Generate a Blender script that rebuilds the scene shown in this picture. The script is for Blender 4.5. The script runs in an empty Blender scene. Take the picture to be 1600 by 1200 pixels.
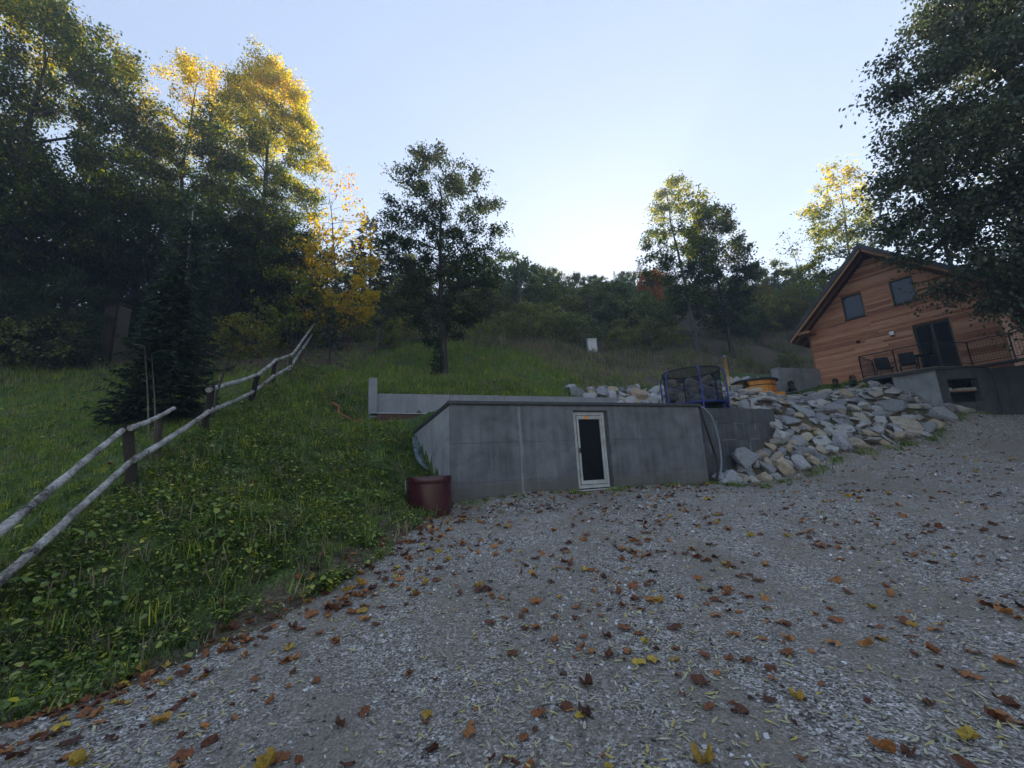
import bpy, math, random
import numpy as np
from mathutils import Matrix, Vector

S = bpy.context.scene
COL = S.collection
random.seed(4)
RNG = np.random.default_rng(11)

# ------------------------------------------------------------------ camera, sky, sun, exposure
EYE = np.array([0.0, 0.0, 1.6])
FOC = 650.0                      # focal length in pixels of a 1600 wide picture
PITCH, ROLL = math.radians(11.6), math.radians(-2.96)
_f = np.array([0, math.cos(PITCH), math.sin(PITCH)])
_r = np.array([1.0, 0, 0])
_u = np.cross(_r, _f)
CR = math.cos(ROLL) * _r + math.sin(ROLL) * _u
CU = -math.sin(ROLL) * _r + math.cos(ROLL) * _u
CF = _f
cam = bpy.data.cameras.new('camera')
cam.sensor_width = 36.0
cam.lens = FOC / 1600 * 36.0
cam.clip_start, cam.clip_end = 0.05, 3000
camo = bpy.data.objects.new('camera', cam)
COL.objects.link(camo)
M = Matrix.Identity(4)
for i in range(3):
    M[i][0], M[i][1], M[i][2], M[i][3] = CR[i], CU[i], -CF[i], EYE[i]
camo.matrix_world = M
S.camera = camo

SUN_EL, SUN_AZ = math.radians(22.3), math.radians(13.0)   # azimuth clockwise from +Y
world = bpy.data.worlds.new('World')
S.world = world
world.use_nodes = True
wn = world.node_tree
wn.nodes.clear()
sky = wn.nodes.new('ShaderNodeTexSky')
sky.sky_type = 'NISHITA'
sky.sun_disc = False
sky.sun_elevation = SUN_EL
sky.sun_rotation = SUN_AZ
sky.altitude = 600
sky.air_density = 1.0
sky.dust_density = 0.2
sky.ozone_density = 1.0
bg = wn.nodes.new('ShaderNodeBackground')
bg.inputs['Strength'].default_value = 0.15
wo = wn.nodes.new('ShaderNodeOutputWorld')
hsv = wn.nodes.new('ShaderNodeHueSaturation')   # the phone's paler rendering of the whole sky
hsv.inputs['Saturation'].default_value = 1.5
hsv.inputs['Hue'].default_value = 0.516
gm = wn.nodes.new('ShaderNodeGamma')
gm.inputs['Gamma'].default_value = 0.40
wn.links.new(sky.outputs[0], gm.inputs['Color'])
wn.links.new(gm.outputs[0], hsv.inputs['Color'])
wn.links.new(hsv.outputs[0], bg.inputs[0])
wn.links.new(bg.outputs[0], wo.inputs[0])

sun = bpy.data.lights.new('sun', 'SUN')
sun.energy = 5.0
sun.angle = math.radians(0.5)
sun.color = (1.0, 0.86, 0.66)
suno = bpy.data.objects.new('sun', sun)
COL.objects.link(suno)
sd = Vector((math.sin(SUN_AZ) * math.cos(SUN_EL), math.cos(SUN_AZ) * math.cos(SUN_EL), math.sin(SUN_EL)))
suno.rotation_euler = sd.to_track_quat('Z', 'Y').to_euler()
suno.location = (20, 80, 60)

S.view_settings.view_transform = 'Standard'
S.view_settings.look = 'None'
S.view_settings.gamma = 1.0
S.view_settings.exposure = 1.93
S.cycles.max_bounces = 6
S.cycles.diffuse_bounces = 3
S.cycles.glossy_bounces = 2
S.cycles.transmission_bounces = 4
S.cycles.transparent_max_bounces = 6
S.cycles.volume_bounces = 0
S.cycles.use_denoising = True

# ------------------------------------------------------------------ helpers
def ray(px, py):
    return CR * ((px - 800) / FOC) + CU * ((600 - py) / FOC) + CF

def at(px, py, d):
    """world point seen at pixel px,py (1600x1200 photograph) at depth d"""
    return EYE + ray(px, py) * d

def unproj_xy(P):
    q = np.asarray(P) - EYE
    z = q @ CF
    return 800 + FOC * (q @ CR) / z, 600 - FOC * (q @ CU) / z, z

def props(o, label=None, cat=None, group=None, kind=None):
    if label: o['label'] = label
    if cat: o['category'] = cat
    if group: o['group'] = group
    if kind: o['kind'] = kind
    return o

def thing(name, label, cat, loc=(0, 0, 0), rz=0.0, group=None):
    o = bpy.data.objects.new(name, None)
    COL.objects.link(o)
    o.location = loc
    o.rotation_euler = (0, 0, rz)
    o.empty_display_size = 0.2
    return props(o, label, cat, group)

def fast_mesh(name, V, F, mat=None, smooth=False, face_attr=None, mats=None, fmat=None):
    """V (n,3); F (m,k) one face size"""
    V = np.ascontiguousarray(V, dtype=np.float32)
    F = np.ascontiguousarray(F, dtype=np.int32)
    me = bpy.data.meshes.new(name)
    m, k = F.shape
    me.vertices.add(len(V)); me.vertices.foreach_set('co', V.ravel())
    me.loops.add(m * k); me.loops.foreach_set('vertex_index', F.ravel())
    me.polygons.add(m)
    me.polygons.foreach_set('loop_start', np.arange(0, m * k, k, dtype=np.int32))
    me.polygons.foreach_set('loop_total', np.full(m, k, dtype=np.int32))
    if smooth:
        me.polygons.foreach_set('use_smooth', np.ones(m, dtype=bool))
    me.update(calc_edges=True)
    if face_attr is not None:
        for an, arr in face_attr.items():
            a = me.attributes.new(an, 'FLOAT', 'FACE')
            a.data.foreach_set('value', np.ascontiguousarray(arr, dtype=np.float32))
    if mat: me.materials.append(mat)
    return me

def mobj(name, me, parent=None, loc=None):
    o = bpy.data.objects.new(name, me)
    COL.objects.link(o)
    if parent is not None: o.parent = parent
    if loc is not None: o.location = loc
    return o

class MB:
    """collects shapes of one part"""
    def __init__(s): s.v = []; s.f = []; s.sm = []
    def add(s, vs, fs, smooth=False):
        n = len(s.v)
        s.v += [tuple(p) for p in vs]
        for f in fs:
            s.f.append(tuple(i + n for i in f)); s.sm.append(smooth)
        return s
    def box(s, x0, x1, y0, y1, z0, z1):
        return s.add([(x0, y0, z0), (x1, y0, z0), (x1, y1, z0), (x0, y1, z0), (x0, y0, z1), (x1, y0, z1), (x1, y1, z1), (x0, y1, z1)],
                     [(0, 3, 2, 1), (4, 5, 6, 7), (0, 1, 5, 4), (1, 2, 6, 5), (2, 3, 7, 6), (3, 0, 4, 7)])
    def poly(s, pts, y0, y1):
        """polygon in the x,z plane, extruded from y0 (front) to y1"""
        n = len(pts)
        vs = [(p[0], y0, p[1]) for p in pts] + [(p[0], y1, p[1]) for p in pts]
        fs = [tuple(range(n)), tuple(range(2 * n - 1, n - 1, -1))]
        fs += [(i, i + n, (i + 1) % n + n, (i + 1) % n) for i in range(n)]
        return s.add(vs, fs)
    def slab(s, pts, z0, z1):
        n = len(pts)
        vs = [(p[0], p[1], z0) for p in pts] + [(p[0], p[1], z1) for p in pts]
        fs = [tuple(range(n - 1, -1, -1)), tuple(range(n, 2 * n))]
        fs += [(i, (i + 1) % n, (i + 1) % n + n, i + n) for i in range(n)]
        return s.add(vs, fs)
    def tube(s, pts, rad, sides=8, caps=True):
        v, f = tube_geo(np.array(pts, float), np.broadcast_to(np.array(rad, float), (len(pts),)), sides)
        n = len(pts)
        s.add(v, [tuple(q) for q in f], True)
        if caps:
            b = len(s.v) - len(v)
            s.f.append(tuple(b + i for i in range(sides - 1, -1, -1))); s.sm.append(False)
            s.f.append(tuple(b + (n - 1) * sides + i for i in range(sides))); s.sm.append(False)
        return s
    def lathe(s, prof, sides=32, close=True):
        vs = []; fs = []
        for (r, z) in prof:
            for k in range(sides):
                a = 2 * math.pi * k / sides
                vs.append((r * math.cos(a), r * math.sin(a), z))
        for i in range(len(prof) - 1):
            for k in range(sides):
                fs.append((i * sides + k, i * sides + (k + 1) % sides, (i + 1) * sides + (k + 1) % sides, (i + 1) * sides + k))
        return s.add(vs, fs, True)
    def mesh(s, name, mat):
        me = bpy.data.meshes.new(name)
        me.from_pydata(s.v, [], s.f)
        me.polygons.foreach_set('use_smooth', s.sm)
        me.update()
        if mat: me.materials.append(mat)
        return me
    def build(s, name, mat, parent=None, bevel=0.0):
        o = mobj(name, s.mesh(name, mat), parent)
        if bevel:
            m = o.modifiers.new('bevel', 'BEVEL'); m.width = bevel; m.segments = 2; m.limit_method = 'ANGLE'
        return o

def tube_geo(P, R, sides):
    n = len(P)
    T = np.gradient(P, axis=0)
    T /= np.linalg.norm(T, axis=1)[:, None] + 1e-9
    ref = np.array([0.0, 0, 1]) if abs(T[0][2]) < 0.8 else np.array([1.0, 0, 0])
    A = np.cross(T, ref); A /= np.linalg.norm(A, axis=1)[:, None] + 1e-9
    B = np.cross(T, A)
    ang = np.linspace(0, 2 * math.pi, sides, endpoint=False)
    V = P[:, None, :] + R[:, None, None] * (np.cos(ang)[None, :, None] * A[:, None, :] + np.sin(ang)[None, :, None] * B[:, None, :])
    i = np.arange(n - 1)[:, None] * sides; k = np.arange(sides)[None, :]; k2 = (k + 1) % sides
    F = np.stack([i + k, i + sides + k, i + sides + k2, i + k2], -1).reshape(-1, 4)
    return V.reshape(-1, 3), F

# ------------------------------------------------------------------ materials
def new_mat(name):
    m = bpy.data.materials.new(name)
    m.use_nodes = True
    nt = m.node_tree
    nt.nodes.clear()
    out = nt.nodes.new('ShaderNodeOutputMaterial')
    return m, nt, out

def N(nt, t, **kw):
    n = nt.nodes.new(t)
    for k, v in kw.items():
        if hasattr(n, k): setattr(n, k, v)
        else: n.inputs[k].default_value = v
    return n

def ramp(nt, fac, stops, interp='LINEAR'):
    r = nt.nodes.new('ShaderNodeValToRGB')
    r.color_ramp.interpolation = interp
    el = r.color_ramp.elements
    while len(el) < len(stops): el.new(0.5)
    for e, (p, c) in zip(el, stops):
        e.position = p
        e.color = (*c, 1) if len(c) == 3 else c
    nt.links.new(fac, r.inputs[0])
    return r.outputs[0]

def g3(v): return (v, v, v)

def mixc(nt, fac, a, b, blend='MIX'):
    m = nt.nodes.new('ShaderNodeMix')
    m.data_type = 'RGBA'; m.blend_type = blend
    for sock, val in ((m.inputs[0], fac), (m.inputs[6], a), (m.inputs[7], b)):
        if hasattr(val, 'is_linked') or isinstance(val, bpy.types.NodeSocket): nt.links.new(val, sock)
        else: sock.default_value = val if isinstance(val, (int, float)) else (*val, 1)
    return m.outputs[2]

def mth(nt, op, a, b=None):
    m = nt.nodes.new('ShaderNodeMath'); m.operation = op
    for s_, v in ((m.inputs[0], a), (m.inputs[1], b)):
        if v is None: continue
        if isinstance(v, bpy.types.NodeSocket): nt.links.new(v, s_)
        else: s_.default_value = v
    return m.outputs[0]

def noise(nt, scale, detail=4, rough=0.55, coord='Object', stretch=None, dist=0.0):
    tc = nt.nodes.new('ShaderNodeTexCoord')
    n = nt.nodes.new('ShaderNodeTexNoise')
    n.inputs['Scale'].default_value = scale; n.inputs['Detail'].default_value = detail
    n.inputs['Roughness'].default_value = rough; n.inputs['Distortion'].default_value = dist
    src = tc.outputs[coord]
    if stretch:
        mp = nt.nodes.new('ShaderNodeMapping'); mp.inputs['Scale'].default_value = stretch
        nt.links.new(src, mp.inputs[0]); src = mp.outputs[0]
    nt.links.new(src, n.inputs['Vector'])
    return n.outputs['Fac']

def finish(nt, out, col, rough=0.7, bump=None, bstr=0.3, bdist=0.02, metal=0.0, spec=0.4):
    b = nt.nodes.new('ShaderNodeBsdfPrincipled')
    if isinstance(col, bpy.types.NodeSocket): nt.links.new(col, b.inputs['Base Color'])
    else: b.inputs['Base Color'].default_value = (*col, 1)
    if isinstance(rough, bpy.types.NodeSocket): nt.links.new(rough, b.inputs['Roughness'])
    else: b.inputs['Roughness'].default_value = rough
    b.inputs['Metallic'].default_value = metal
    b.inputs['Specular IOR Level'].default_value = spec
    if bump is not None:
        bp = nt.nodes.new('ShaderNodeBump')
        bp.inputs['Strength'].default_value = bstr; bp.inputs['Distance'].default_value = bdist
        nt.links.new(bump, bp.inputs['Height']); nt.links.new(bp.outputs[0], b.inputs['Normal'])
    nt.links.new(b.outputs[0], out.inputs[0])
    return b

def pmat(name, c1, c2, scale=6, rough=0.7, bstr=0.25, bdist=0.01, stretch=None, objrand=0.0, spec=0.4, metal=0.0, detail=5, lo=0.35, hi=0.65):
    m, nt, out = new_mat(name)
    f = noise(nt, scale, detail, 0.6, stretch=stretch)
    c = ramp(nt, f, [(lo, c1), (hi, c2)])
    if objrand:
        oi = nt.nodes.new('ShaderNodeObjectInfo')
        k = ramp(nt, oi.outputs['Random'], [(0, g3(1 - objrand)), (1, g3(1 + objrand))])
        c = mixc(nt, 1.0, c, k, 'MULTIPLY')
    finish(nt, out, c, rough, f, bstr, bdist, metal, spec)
    return m

def leafmat(name, stops, transl=0.4, objrand=0.0, hue=None, gloss=0.02, attr='tone'):
    m, nt, out = new_mat(name)
    at_ = nt.nodes.new('ShaderNodeAttribute'); at_.attribute_name = attr
    c = ramp(nt, at_.outputs['Fac'], stops)
    if objrand:
        oi = nt.nodes.new('ShaderNodeObjectInfo')
        if hue:
            k = ramp(nt, oi.outputs['Random'], hue)
        else:
            k = ramp(nt, oi.outputs['Random'], [(0, g3(1 - objrand)), (1, g3(1 + objrand))])
        c = mixc(nt, 1.0, c, k, 'MULTIPLY')
    d = nt.nodes.new('ShaderNodeBsdfDiffuse'); nt.links.new(c, d.inputs[0])
    t = nt.nodes.new('ShaderNodeBsdfTranslucent')
    hs = nt.nodes.new('ShaderNodeHueSaturation'); hs.inputs['Value'].default_value = 1.5; hs.inputs['Saturation'].default_value = 1.1
    nt.links.new(c, hs.inputs['Color']); nt.links.new(hs.outputs[0], t.inputs[0])
    mx = nt.nodes.new('ShaderNodeMixShader'); mx.inputs[0].default_value = transl
    nt.links.new(d.outputs[0], mx.inputs[1]); nt.links.new(t.outputs[0], mx.inputs[2])
    gl = nt.nodes.new('ShaderNodeBsdfGlossy'); gl.inputs['Roughness'].default_value = 0.45
    gl.inputs[0].default_value = (1, 1, 1, 1)
    m2 = nt.nodes.new('ShaderNodeMixShader'); m2.inputs[0].default_value = gloss
    nt.links.new(mx.outputs[0], m2.inputs[1]); nt.links.new(gl.outputs[0], m2.inputs[2])
    nt.links.new(m2.outputs[0], out.inputs[0])
    return m

# ------------------------------------------------------------------ frames of the two built things
B0 = np.array([-1.59, 10.26, 0.83]); TB = math.radians(68.2)
DB = np.array([math.sin(TB), math.cos(TB), 0]); TT = np.array([-DB[1], DB[0], 0])
BROT = math.atan2(DB[1], DB[0])
def bst(s, t, z=0.0):
    p = B0 + DB * s + TT * t
    return np.array([p[0], p[1], z])
def st_of(X, Y):
    return (X - B0[0]) * DB[0] + (Y - B0[1]) * DB[1], (X - B0[0]) * TT[0] + (Y - B0[1]) * TT[1]
H0 = np.array([15.52, 20.81, 4.89]); HD = np.array([0.574, -0.819, 0]); HN = np.array([-0.819, -0.574, 0])
HROT = math.atan2(HD[1], HD[0])
def hso(s, off, z=0.0):
    p = H0 + HD * s + HN * off
    return np.array([p[0], p[1], z])

# ------------------------------------------------------------------ terrain height
ctl = []
def c_px(px, py, d): ctl.append(at(px, py, d))
def c_w(x, y, z): ctl.append(np.array([x, y, z], float))
def c_st(s, t, z): ctl.append(bst(s, t, z))
# drive
for w in [(0, 0, 0), (0, 3, .12), (3, 4, .2), (0, 6, .42), (4, 8, .55), (8, 9, .75), (-2, -4, -.35), (6, -4, -.35), (-8, -6, -.6), (14, -6, -.3), (0, -14, -1.4), (-20, -20, -2), (25, -20, -1.5), (5, 3, .05), (7.5, 6, .3)]: c_w(*w)
c_st(0, -.1, .83); c_st(2, -.1, .86); c_st(4, -.1, .9); c_st(6, -.1, .95); c_st(8.2, -.1, 1.0); c_st(1, -2, .72); c_st(6, -2.5, .8)
for p in [(1180, 745, 13), (1260, 728, 13.3), (1360, 700, 13.8), (1440, 685, 14.5), (1560, 657, 16), (1620, 655, 17), (1600, 720, 11), (1600, 800, 8), (1700, 760, 11)]: c_px(*p)
c_w(13, 4, .5); c_w(22, 14, 2.6); c_w(26, 6, 1.6)
# left edge of the drive and bank
for p in [(0, 1110, 3.0), (180, 1010, 4.2), (400, 950, 4.4), (560, 880, 5.4), (660, 800, 8.9), (640, 793, 9.3), (600, 780, 8.6), (520, 800, 7.2), (400, 800, 6), (300, 850, 5), (200, 900, 4.6),
          (206, 766, 6.5), (318, 681, 8.5), (390, 629, 13), (424, 606, 15), (450, 592, 17), (487, 545, 24), (0, 960, 4.1), (0, 800, 6.2), (0, 640, 13), (100, 640, 12), (250, 655, 10.3), (100, 545, 20), (0, 545, 19), (300, 540, 24), (400, 535, 25),
          (500, 700, 10), (600, 690, 11.2), (560, 668, 14), (520, 610, 16)]: c_px(*p)
c_w(-12, 2, .9); c_w(-16, 8, 2.6); c_w(-25, 5, 3); c_w(-30, 20, 9); c_w(-20, -6, .3)
c_st(-.2, .2, .9); c_st(-.35, .9, 1.45); c_st(-.6, 1.6, 2.1); c_st(-1.2, 1.0, 1.75); c_st(-.95, 2.4, 2.75)
# terrace edge, meadow above the retaining wall
c_st(-1.8, 5.1, 4.2); c_st(0, 5.3, 4.45); c_st(3, 5.3, 4.45); c_st(6, 5.4, 4.5); c_st(8, 7.2, 5.35); c_st(11, 7.0, 5.45); c_st(14, 6.6, 5.6); c_st(18, 6.0, 5.8)
c_st(8, 5.6, 3.9); c_st(11, 5.4, 3.9); c_st(14, 4.9, 4.3); c_st(15.8, 4.0, 4.4); c_st(17.3, 3.5, 4.6); c_st(19.5, 3.2, 4.85)
for p in [(1150, 632, 16), (1200, 624, 17), (1290, 613, 18.5), (1400, 607, 17.5), (1460, 640, 16.4)]: c_px(*p)
for (s, o, z) in [(1, .5, 4.85), (2.3, 1.2, 4.6), (3.5, 2.2, 3.9), (5.2, 2.2, 2.75), (7, 1.5, 2.6), (3, -3, 4.9), (0, -7, 6.2), (-2, -3, 5.9), (6, -8, 6.5)]: ctl.append(hso(s, o, z))
for p in [(684, 585, 21), (600, 540, 26), (800, 535, 30), (920, 550, 32), (1080, 545, 36), (1000, 590, 24), (1250, 560, 34), (1250, 505, 45), (1100, 575, 27),
          (800, 505, 48), (600, 505, 44), (1000, 500, 50), (1150, 500, 48), (400, 505, 40), (150, 505, 36), (1400, 520, 45),
          (300, 470, 90), (600, 462, 100), (800, 455, 105), (930, 449, 105), (1080, 449, 105), (1250, 455, 105), (1500, 470, 100), (0, 480, 85),
          (930, 480, 75), (600, 480, 70), (1200, 476, 75)]: c_px(*p)
c_w(-60, 30, 16); c_w(-70, 80, 34); c_w(60, 30, 10); c_w(120, 90, 40); c_w(0, 160, 56); c_w(90, 160, 54); c_w(-100, 160, 46); c_w(0, 260, 60); c_w(-220, 250, 50); c_w(220, 250, 50)
c_w(-200, -200, -12); c_w(200, -200, -12); c_w(0, -200, -15); c_w(-200, 0, 14); c_w(220, 0, 8); c_w(60, -30, -1); c_w(-60, -30, 0)
ctl = np.array(ctl)
def _tps():
    P = ctl[:, :2] / 10.0; n = len(P)
    r = np.linalg.norm(P[:, None] - P[None], axis=-1)
    K = np.where(r > 0, r * r * np.log(r + 1e-12), 0) + np.eye(n) * 0.004
    A = np.zeros((n + 3, n + 3)); A[:n, :n] = K; A[:n, n] = 1; A[:n, n + 1:] = P
    A[n:, :n] = A[:n, n:].T
    return np.linalg.solve(A, np.concatenate([ctl[:, 2], np.zeros(3)]))
TPSW = _tps()
_nr = np.random.default_rng(5)
_wv = [(_nr.normal(size=2) * k, _nr.uniform(0, 6.28), a) for k, a in ((0.5, .05), (0.6, .05), (1.1, .03), (1.3, .03), (2.2, .018), (2.6, .018), (4.5, .01), (5, .01), (8, .006), (9, .006)) for _ in (0, 1)]

TERRACE_Z = 3.33
def smooth(a, b, x):
    t = np.clip((x - a) / (b - a), 0, 1)
    return t * t * (3 - 2 * t)

def dist_edge(X, Y):
    """signed distance-like value of the gravel area: > 0 on the gravel"""
    # left edge of the gravel as x(y)
    ys = np.array([-40, 2.0, 3.2, 4.3, 4.6, 5.6, 7.2, 9.0, 10.0, 40]); xs = np.array([-8.0, -4.6, -3.6, -3.0, -2.55, -2.0, -1.8, -1.75, -1.6, -1.6])
    g = X - np.interp(Y, ys, xs)
    s, t = st_of(X, Y)
    foot = np.interp(s, [-5, 0, 8.2, 9.55, 11.3, 13.8, 16.3, 20.9, 30], [0.0, 0.05, 0.05, -.6, -1.0, -1.5, -1.8, -2.0, -2.0])
    g2 = foot - t
    # right verge of the drive
    xr = np.interp(Y, [-40, 0, 5, 8, 12, 16, 40], [8.5, 6.6, 7.0, 10.8, 17.5, 24, 30])
    g3_ = xr - X
    return np.minimum(np.minimum(g, g2), g3_)

def hz(X, Y):
    X = np.asarray(X, float); Y = np.asarray(Y, float)
    sh = X.shape; x = X.ravel(); y = Y.ravel()
    n = len(ctl); z = np.empty_like(x)
    P = ctl[:, :2] / 10.0
    for i in range(0, len(x), 20000):
        q = np.stack([x[i:i + 20000], y[i:i + 20000]], -1) / 10.0
        r2 = ((q[:, None] - P[None]) ** 2).sum(-1)
        U = 0.5 * r2 * np.log(r2 + 1e-12)
        z[i:i + 20000] = U @ TPSW[:n] + TPSW[n] + q @ TPSW[n + 1:]
    g = smooth(-0.4, 0.8, dist_edge(x, y))
    nz = sum(a * np.sin(x * w[0] + y * w[1] + p) for w, p, a in _wv)
    far = smooth(25, 60, y)
    z = z + nz * (0.9 - 0.65 * g + 3 * far)
    # flat terrace behind the garage and its extension
    s, t = st_of(x, y)
    sl = np.interp(t, [0, 2.9, 4.7], [0, -.72, -1.8])
    inside = smooth(0.45, 0.62, t) * (1 - smooth(4.72, 4.86, t)) * smooth(.02, .24, s - sl) * (1 - smooth(11.35, 12.2, s))
    z = z * (1 - inside) + TERRACE_Z * inside
    return z.reshape(sh)

def hz1(x, y): return float(hz(np.array([x]), np.array([y]))[0])

# ------------------------------------------------------------------ ground
def axis(lo, hi, step, far_lo, far_hi, n):
    mid = np.arange(lo, hi, step)
    g = np.linspace(0, 1, n + 1)[1:] ** 1.9
    return np.concatenate([(lo - (lo - far_lo) * g)[::-1], mid, mid[-1] + (far_hi - mid[-1]) * g])
def build_ground():
    xs = axis(-14, 24, 0.18, -150, 160, 44); ys = axis(-3, 26, 0.16, -70, 170, 60)
    X, Y = np.meshgrid(xs, ys)
    Z = hz(X, Y)
    nx, ny = len(xs), len(ys)
    V = np.stack([X, Y, Z], -1).reshape(-1, 3)
    i = np.arange(ny - 1)[:, None] * nx + np.arange(nx - 1)[None]
    F = np.stack([i, i + 1, i + nx + 1, i + nx], -1).reshape(-1, 4)
    m, nt, out = new_mat('ground_mixed')
    a = N(nt, 'ShaderNodeAttribute', attribute_name='gravel').outputs['Fac']
    b = N(nt, 'ShaderNodeAttribute', attribute_name='litter').outputs['Fac']
    n1 = noise(nt, 1.3, 6, 0.65); n2 = noise(nt, 55, 4, 0.7); n3 = noise(nt, 9, 5, 0.65); n4 = noise(nt, 0.35, 4, 0.6)
    vor = nt.nodes.new('ShaderNodeTexVoronoi'); vor.inputs['Scale'].default_value = 72
    tc = nt.nodes.new('ShaderNodeTexCoord'); nt.links.new(tc.outputs['Object'], vor.inputs['Vector'])
    vor2 = nt.nodes.new('ShaderNodeTexVoronoi'); vor2.inputs['Scale'].default_value = 17
    nt.links.new(tc.outputs['Object'], vor2.inputs['Vector'])
    sep = nt.nodes.new('ShaderNodeSeparateColor'); nt.links.new(vor.outputs['Color'], sep.inputs[0])
    sep2 = nt.nodes.new('ShaderNodeSeparateColor'); nt.links.new(vor2.outputs['Color'], sep2.inputs[0])
    gr = ramp(nt, sep.outputs[0], [(0, (.03, .027, .023)), (.25, (.15, .137, .12)), (.7, (.37, .345, .31)), (1, (.78, .75, .71))])
    gr2 = ramp(nt, sep2.outputs[1], [(0, (.7, .68, .66)), (.8, (1, 1, 1)), (1, (1.35, 1.35, 1.4))])
    gr = mixc(nt, 0.8, gr, gr2, 'MULTIPLY')
    dirt = ramp(nt, n2, [(.3, (.13, .11, .088)), (.7, (.33, .285, .235))])
    n5 = noise(nt, .55, 5, .6, stretch=(1.6, .5, 1))
    gcol = mixc(nt, ramp(nt, mth(nt, 'ADD', mth(nt, 'MULTIPLY', n1, .5), mth(nt, 'MULTIPLY', n5, .5)), [(.42, g3(0.1)), (.58, g3(.85))]), gr, dirt)
    grass = ramp(nt, n3, [(.3, (.04, .06, .016)), (.55, (.085, .135, .032)), (.75, (.14, .17, .05))])
    dry = ramp(nt, n3, [(.3, (.07, .055, .036)), (.6, (.15, .12, .075)), (.8, (.22, .18, .115))])
    lit = ramp(nt, mth(nt, 'ADD', b, mth(nt, 'MULTIPLY', mth(nt, 'SUBTRACT', n1, .5), 1.2)), [(.35, g3(0)), (.65, g3(1))])
    veg = mixc(nt, lit, grass, dry)
    n6 = noise(nt, 24, 6, .75)
    veg = mixc(nt, 1.0, veg, ramp(nt, n6, [(.36, g3(.25)), (.5, g3(.8)), (.64, g3(1.5))]), 'MULTIPLY')
    edge = ramp(nt, mth(nt, 'ADD', a, mth(nt, 'MULTIPLY', mth(nt, 'SUBTRACT', n3, .5), .9)), [(.42, g3(0)), (.58, g3(1))])
    col = mixc(nt, edge, veg, gcol)
    hgt = mth(nt, 'ADD', mth(nt, 'MULTIPLY', vor.outputs['Distance'], -0.8), n2)
    finish(nt, out, col, 0.88, hgt, 0.8, 0.02, spec=0.25)
    me = fast_mesh('ground', V, F, m, smooth=True)
    x, y = V[:, 0], V[:, 1]
    ga = me.attributes.new('gravel', 'FLOAT', 'POINT')
    ga.data.foreach_set('value', smooth(-0.35, 0.35, dist_edge(x, y)).astype(np.float32))
    s, t = st_of(x, y)
    L = smooth(0, 4, s - 8 - 0 * t) * smooth(6, 9, t) * .9
    e_ = dist_edge(x, y)
    L = np.maximum(L, .95 * np.exp(-((e_ + .3) / .4) ** 2) * (x < 0))
    L = np.maximum(L, smooth(13.5, 17, y + .12 * (x + 10)) * (1 - smooth(-9.5, -6.5, x)) * .95)   # leaf litter under the left wood
    L = np.maximum(L, smooth(30, 36, y) * .7)
    L = np.maximum(L, smooth(8.5, 10, t) * smooth(10, 6, s) * smooth(-2, -7, s) * .55)
    fo = np.interp(s, [8.3, 9.55, 11.34, 13.8, 16.3, 21.5], [-.6, -.7, -1.05, -1.55, -1.85, -2.1])
    L = np.maximum(L, 1.3 * ((s > 8.3) & (s < 21.5) & (t > fo) & (t < fo + 4.6)))
    la = me.attributes.new('litter', 'FLOAT', 'POINT')
    la.data.foreach_set('value', L.astype(np.float32))
    props(mobj('ground', me), 'sloping ground of gravel drive, grassy bank and hillside', None, None, 'structure')
build_ground()

# ------------------------------------------------------------------ tree generator
class Acc:
    def __init__(s): s.V = []; s.F = []; s.n = 0
    def tube(s, P, R, sides):
        v, f = tube_geo(P, R, sides)
        s.V.append(v); s.F.append(f + s.n); s.n += len(v)
    def mesh(s, name, mat): return fast_mesh(name, np.concatenate(s.V), np.concatenate(s.F), mat, smooth=True)

def unit(a): return a / (np.linalg.norm(a, axis=-1, keepdims=True) + 1e-9)

def leaf_quads(rng, P, L, W, tone, mat, name, up=0.6, droop=0.3, axis_hint=None):
    n = len(P)
    a = rng.normal(size=(n, 3)); a[:, 2] -= droop
    if axis_hint is not None: a += axis_hint
    a = unit(a)
    nn = rng.normal(size=(n, 3)); nn[:, 2] += up * 2
    nn = unit(nn - a * (nn * a).sum(-1, keepdims=True))
    b = np.cross(nn, a)
    L = L[:, None]; W = W[:, None]
    v0 = P; v2 = P + a * L - nn * L * .12
    mid = P + a * L * .45
    v1 = mid + b * W * .5 + nn * W * .16; v3 = mid - b * W * .5 + nn * W * .16
    V = np.stack([v0, v1, v2, v3], 1).reshape(-1, 3)
    F = np.arange(4 * n).reshape(-1, 4)
    return fast_mesh(name, V, F, mat, face_attr={'tone': tone})

def best_cand(rng, gen, n, k=8):
    out = [gen()]
    for _ in range(n - 1):
        c = np.array([gen() for _ in range(k)])
        d = np.linalg.norm(c[:, None] - np.array(out)[None], axis=-1).min(1)
        out.append(c[np.argmax(d)])
    return np.array(out)

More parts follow.
